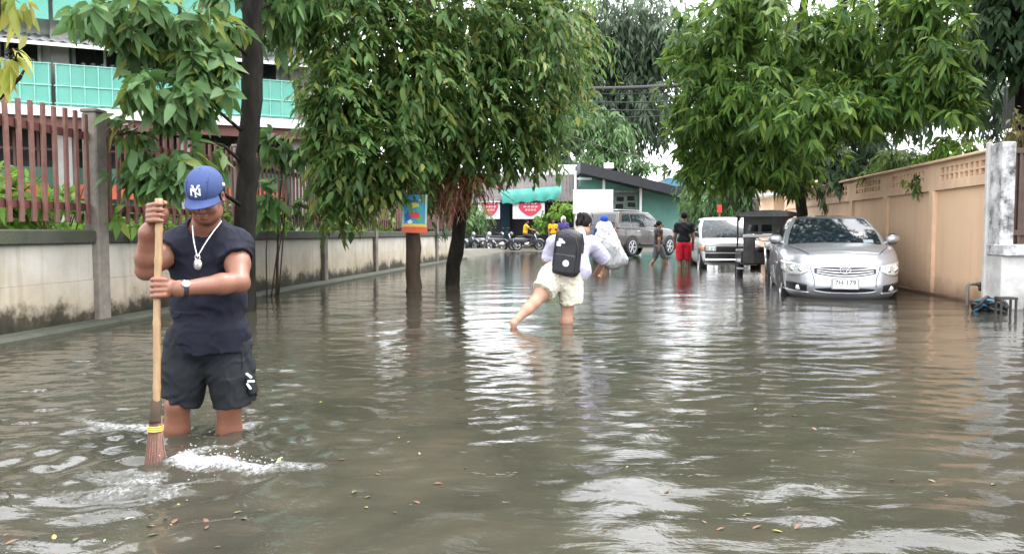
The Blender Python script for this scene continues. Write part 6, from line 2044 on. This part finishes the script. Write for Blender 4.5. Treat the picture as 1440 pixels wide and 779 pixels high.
for a, b in ((1.06, 1.37), (1.40, 1.69), (1.72, 1.94)):
    c.pane('side_window', a, b, .10, .84, m_screen, .005, lambda v, a=a, b=b: (a + (.16 * v if a < 1.1 else 0), b - (.05 * v if b > 1.9 else 0)))
    c.pane('side_window', 5 - b, 5 - a, .10, .84, m_screen, .005, lambda v, a=a, b=b: (5 - b + (.05 * v if b > 1.9 else 0), 5 - a - (.16 * v if a < 1.1 else 0)))
for sx in (-1, 1):
    c.mirror(1.72, 1.27, sx, M['black_plastic'])
    for y in (.95, 3.72): c.arch(y, sx, .45, .42); c.wheel(y, sx, .40, .26, .80, 6)
    for y0 in (1.55, 2.6, 3.5): c.line([c.side(y0, z, sx, .001) for z in np.linspace(.50, 1.12, 6)], .005)
    MB().tube([c.side(y, .50, sx, .03) for y in np.linspace(1.45, 3.2, 6)], .05, 6).build('side_step', M['black_plastic'], c.root, True, world=False)
    MB().tube([c.cabpt(1.25 if sx > 0 else 3.75, 1) + Vector((-sx * .04, y, .06)) for y in np.linspace(0, 1.9, 6)], .02, 6).build('roof_rail', M['alloy'], c.root, True, world=False)
    c.patch('headlight', [sx * x for x in np.linspace(.5, .84, 9)], [.96] * 9, [.84] * 9, m_lens, .01)
    MB().box((sx * .80, 4.80, 1.02), (.16, .06, .26), bev=.02).build('tail_light', basic('red lamp', (.45, .02, .02), .2), c.root, world=False)
    for y0 in (2.35, 3.3): MB().ball(c.side(y0, 1.03, sx, .012), (.02, .10, .02), 8, 6).build('door_handle', M['chrome'], c.root, True, world=False)
MB().tube([c.side(y, 1.17, -1, .004) for y in np.linspace(1.4, 4.6, 12)], .012, 5).build('window_trim', M['chrome'], c.root, True, world=False)

# ---- black cargo trike between the silver car and the pickup
f_ = P(1084, 392, 17.6)
tk = thing('motor_trike', 'black motor tricycle with a dark canopy squeezed between silver car and pickup', 'tricycle', (f_.x, f_.y, -.2), R(-4))
m_dkp = basic('black enamel', (.018, .018, .02), .3, var=.3, scale=5, coat=.3, dirt=(.12, .11, .10), dirt_amt=.6, dscale=4)
def wheel_local(root, x, y, r, w_=.1):
    t = MB().lathe((x, y, r), [(r * .7, -w_ / 2), (r * .93, -w_ / 2), (r, -w_ * .2), (r, w_ * .2), (r * .93, w_ / 2), (r * .7, w_ / 2)], 'X', 24).build('wheel', M['black_rubber'], root, True, world=False)
    k = MB().lathe((x, y, r), [(r * .72, -w_ * .4), (r * .66, -w_ * .35), (r * .66, w_ * .35), (r * .72, w_ * .4)], 'X', 24)
    k.lathe((x, y, r), [(0, -.05), (.05, -.05), (.05, .05), (0, .05)], 'X', 12)
    for q in range(9):
        a = 2 * PI * q / 9; k.ring((x, y, r), (x, y + r * .7 * math.cos(a), r + r * .7 * math.sin(a)), .007, n=4)
    k.build('rim', M['alloy'], t, world=False)
wheel_local(tk, 0, .22, .30, .12)
for x in (-.5, .5): wheel_local(tk, x, 2.0, .30, .14)
k = MB().tube([(-.07, .22, .30), (-.08, .42, .95)], .03, 8).tube([(.07, .22, .30), (.08, .42, .95)], .03, 8); k.build('fork', M['chrome'], tk, True, world=False)
MB().tube([(-.36, .55, 1.06), (-.12, .45, 1.02), (.12, .45, 1.02), (.36, .55, 1.06)], .018, 8).build('handlebar', M['chrome'], tk, True, world=False)
MB().lathe((0, .30, .90), [(0, -.06), (.08, -.05), (.10, .0), (.06, .1), (0, .12)], 'Y', 18).build('headlamp', m_lens, tk, True, world=False)
for x in (-.42, .42): MB().box((x, .52, .78), (.26, .06, .62), bev=.02).build('leg_shield', m_dkp, tk, world=False)
MB().box((0, .53, 1.12), (1.12, .05, .07), bev=.012).build('white_rail', M['white_paint'], tk, world=False)
MB().box((0, 1.6, .62), (1.14, 1.5, .34), bev=.03).build('cargo_box', m_dkp, tk, world=False)
MB().box((0, 1.0, .80), (.44, .6, .12), bev=.04).build('saddle', M['black_rubber'], tk, world=False)
for x in (-.53, .53):
    for y in (.56, 2.2): MB().ring((x, y, .6), (x, y + (.05 if y < 1 else 0), 1.62), .022).build('post', M['steel_dark'], tk, world=False)
rows = [[(x, y, 1.64 + .07 * (1 - (x / .66) ** 2)) for x in np.linspace(-.66, .66, 9)] for y in (.40, 1.2, 2.4)]
k = MB().grid(rows); k.grid([[(p[0], p[1], p[2] - .03) for p in r] for r in rows][::-1]); k.grid([rows[0], [(p[0], p[1], 1.56) for p in rows[0]]]); k.build('canopy', m_dkp, tk, world=False)
ws = MB().box((0, .58, 1.38), (1.02, .012, .42)).build('front_panel', basic('dull grey sheet', (.10, .10, .10), .6, var=.4, scale=6), tk, world=False)
for x in (-.34, -.04): MB().box((x, .57, 1.30), (.22, .012, .16), bev=.004).build('pane', M['dark_glass'], ws, world=False)
MB().box((-.55, .8, .36), (.22, .5, .03), bev=.008).build('footstep', M['alloy'], tk, world=False)

# ---- parked motorbikes and scooters
def motorbike(label, loc, rz, col, lean=.1):
    r = thing('motorbike', label, 'motorbike', loc, rz, 'motorbikes parked before the shop')
    mp_ = carpaint('bike paint', col, .1, .3)
    for y in (0.0, 1.25): wheel_local(r, 0, y, .29, .10)
    MB().tube([(0, .0, .29), (0, .18, .70), (0, .24, .92)], .035, 8).build('fork', M['chrome'], r, True, world=False)
    MB().tube([(-.32, .36, 1.02), (-.1, .25, .97), (.1, .25, .97), (.32, .36, 1.02)], .016, 7).build('handlebar', M['steel_dark'], r, True, world=False)
    k = MB(); k.grid([[(x * w_, y, z) for x in (-1, -.7, 0, .7, 1)] for (y, z, w_) in ((.10, .95, .12), (.16, .78, .17), (.30, .55, .18), (.50, .36, .15), (.9, .34, .14))]); k.build('leg_shield', mp_, r, True, world=False)
    k = MB(); k.ball((0, .98, .62), (.13, .48, .15), 14, 10); k.build('tail_fairing', mp_, r, True, world=False)
    k = MB(); k.ball((0, .92, .76), (.13, .42, .07), 14, 8); k.build('saddle', M['black_rubber'], r, True, world=False)
    k = MB(); k.ball((0, .12, .92), (.12, .10, .12), 14, 10); k.build('front_cowl', mp_, r, True, world=False)
    MB().lathe((0, .03, .92), [(0, -.02), (.06, -.01), (.07, .03)], 'Y', 14).build('headlight', m_lens, r, True, world=False)
    k = MB(); k.tube([(0, math.cos(a) * .34, .29 + math.sin(a) * .34) for a in np.linspace(.4, 2.6, 10)], .05, 6); k.build('mudguard', mp_, r, True, world=False)
    k = MB(); k.tube([(.12, .6, .28), (.16, .95, .26), (.17, 1.45, .38)], [.03, .04, .05], 8); k.build('exhaust', M['chrome'], r, True, world=False)
    MB().ball((0, .66, .36), (.14, .2, .14), 12, 8).build('engine', M['alloy'], r, True, world=False)
    for sx in (-1, 1):
        k = MB().tube([(sx * .26, .32, 1.02), (sx * .32, .30, 1.20)], .008, 5); k.ball((sx * .34, .30, 1.23), (.07, .02, .045), 10, 6); k.build('mirror', M['black_plastic'], r, True, world=False)
    MB().box((0, 1.46, .56), (.16, .02, .11)).build('number_plate', m_plate, r, world=False)
    return r


for (px, D, rzd, col, lab) in ((652, 43.0, 62, (.45, .46, .48), 'silver motorbike standing nearest the leaning trunk'), (668, 43.4, 55, (.30, .31, .33), 'grey motorbike under the narrower red badged banner'),
                               (690, 43.0, 48, (.55, .56, .58), 'pale silver motorbike in front of the dark blue doorway'), (708, 43.6, 58, (.05, .05, .06), 'black motorbike between the pale silver one and the yellow shirted rider'),
                               (758, 43.4, 110, (.12, .12, .14), 'charcoal motorbike beside the rider and the leafy bush')):
    b = P(px, 327, D)
    motorbike(lab, (b.x, b.y, .0), R(rzd), col)
b = P(727, 327, 43.1)
motorbike('dark motorbike carrying the yellow shirted rider', (b.x - .2, b.y, .0), R(-80) + YAW + PI, (.10, .10, .12))
# ------------------------------------------------------------------ leaves and twigs floating on the water
rs = random.Random(21)
protos = []
for nm, cols in (('yellow', (.34, .27, .05)), ('brown', (.13, .06, .03)), ('olive', (.10, .11, .04)), ('pale', (.30, .26, .18))):
    mt = basic('fallen %s leaf' % nm, cols, .5, var=.3, scale=30)
    V, F = leaf_mesh(np.array([[0, -.5, 0.]]), np.array([[0, 1., 0]]), np.array([[0, 0, 1.]]), np.array([1.]), np.array([.42]), .12, .0, True)
    V[:, 2] += .06 * np.sin(V[:, 1] * 3)
    protos.append((nm, V, F, mt))
made = {}
spots = []
for k in range(40):                      # loose drift all over the foreground
    spots.append((rs.uniform(20, 1420), rs.choice([rs.uniform(480, 640), rs.uniform(600, 770)])))
for (cx, cy, sx, sy, n) in ((290, 738, 60, 12, 14), (1075, 735, 35, 9, 9), (60, 760, 60, 10, 9), (1150, 590, 60, 12, 6), (560, 700, 50, 18, 6), (420, 648, 20, 5, 3)):
    for k in range(n): spots.append((rs.gauss(cx, sx), rs.gauss(cy, sy)))
for (px, py) in spots:
    g = G(px, py)
    if not (-5.1 < g.x < 5.0 and 1.75 < g.y < 12): continue
    i = rs.choices(range(4), (2, 5, 3, 2))[0]
    nm, V, F, mt = protos[i]
    s = rs.uniform(.014, .045) * (.8 if nm == 'pale' else 1)
    if i not in made:
        o = np_obj('floating_leaf', V, F, mt); made[i] = o
        tag(o, {'yellow': 'small yellow fallen leaf floating on the brown flood water', 'brown': 'small red brown dead leaf floating on the flood water', 'olive': 'small olive green leaf floating on the flood water', 'pale': 'tiny pale straw coloured scrap of leaf floating on the flood'}[nm], 'leaf', nm + ' leaves afloat')
    else:
        o = made[i].copy(); COL.objects.link(o)
    o.location = (g.x, g.y, water_z(g.x, g.y) + .004); o.scale = (s, s, s); o.rotation_euler = (rs.gauss(0, .1), rs.gauss(0, .1), rs.uniform(0, 6.28))
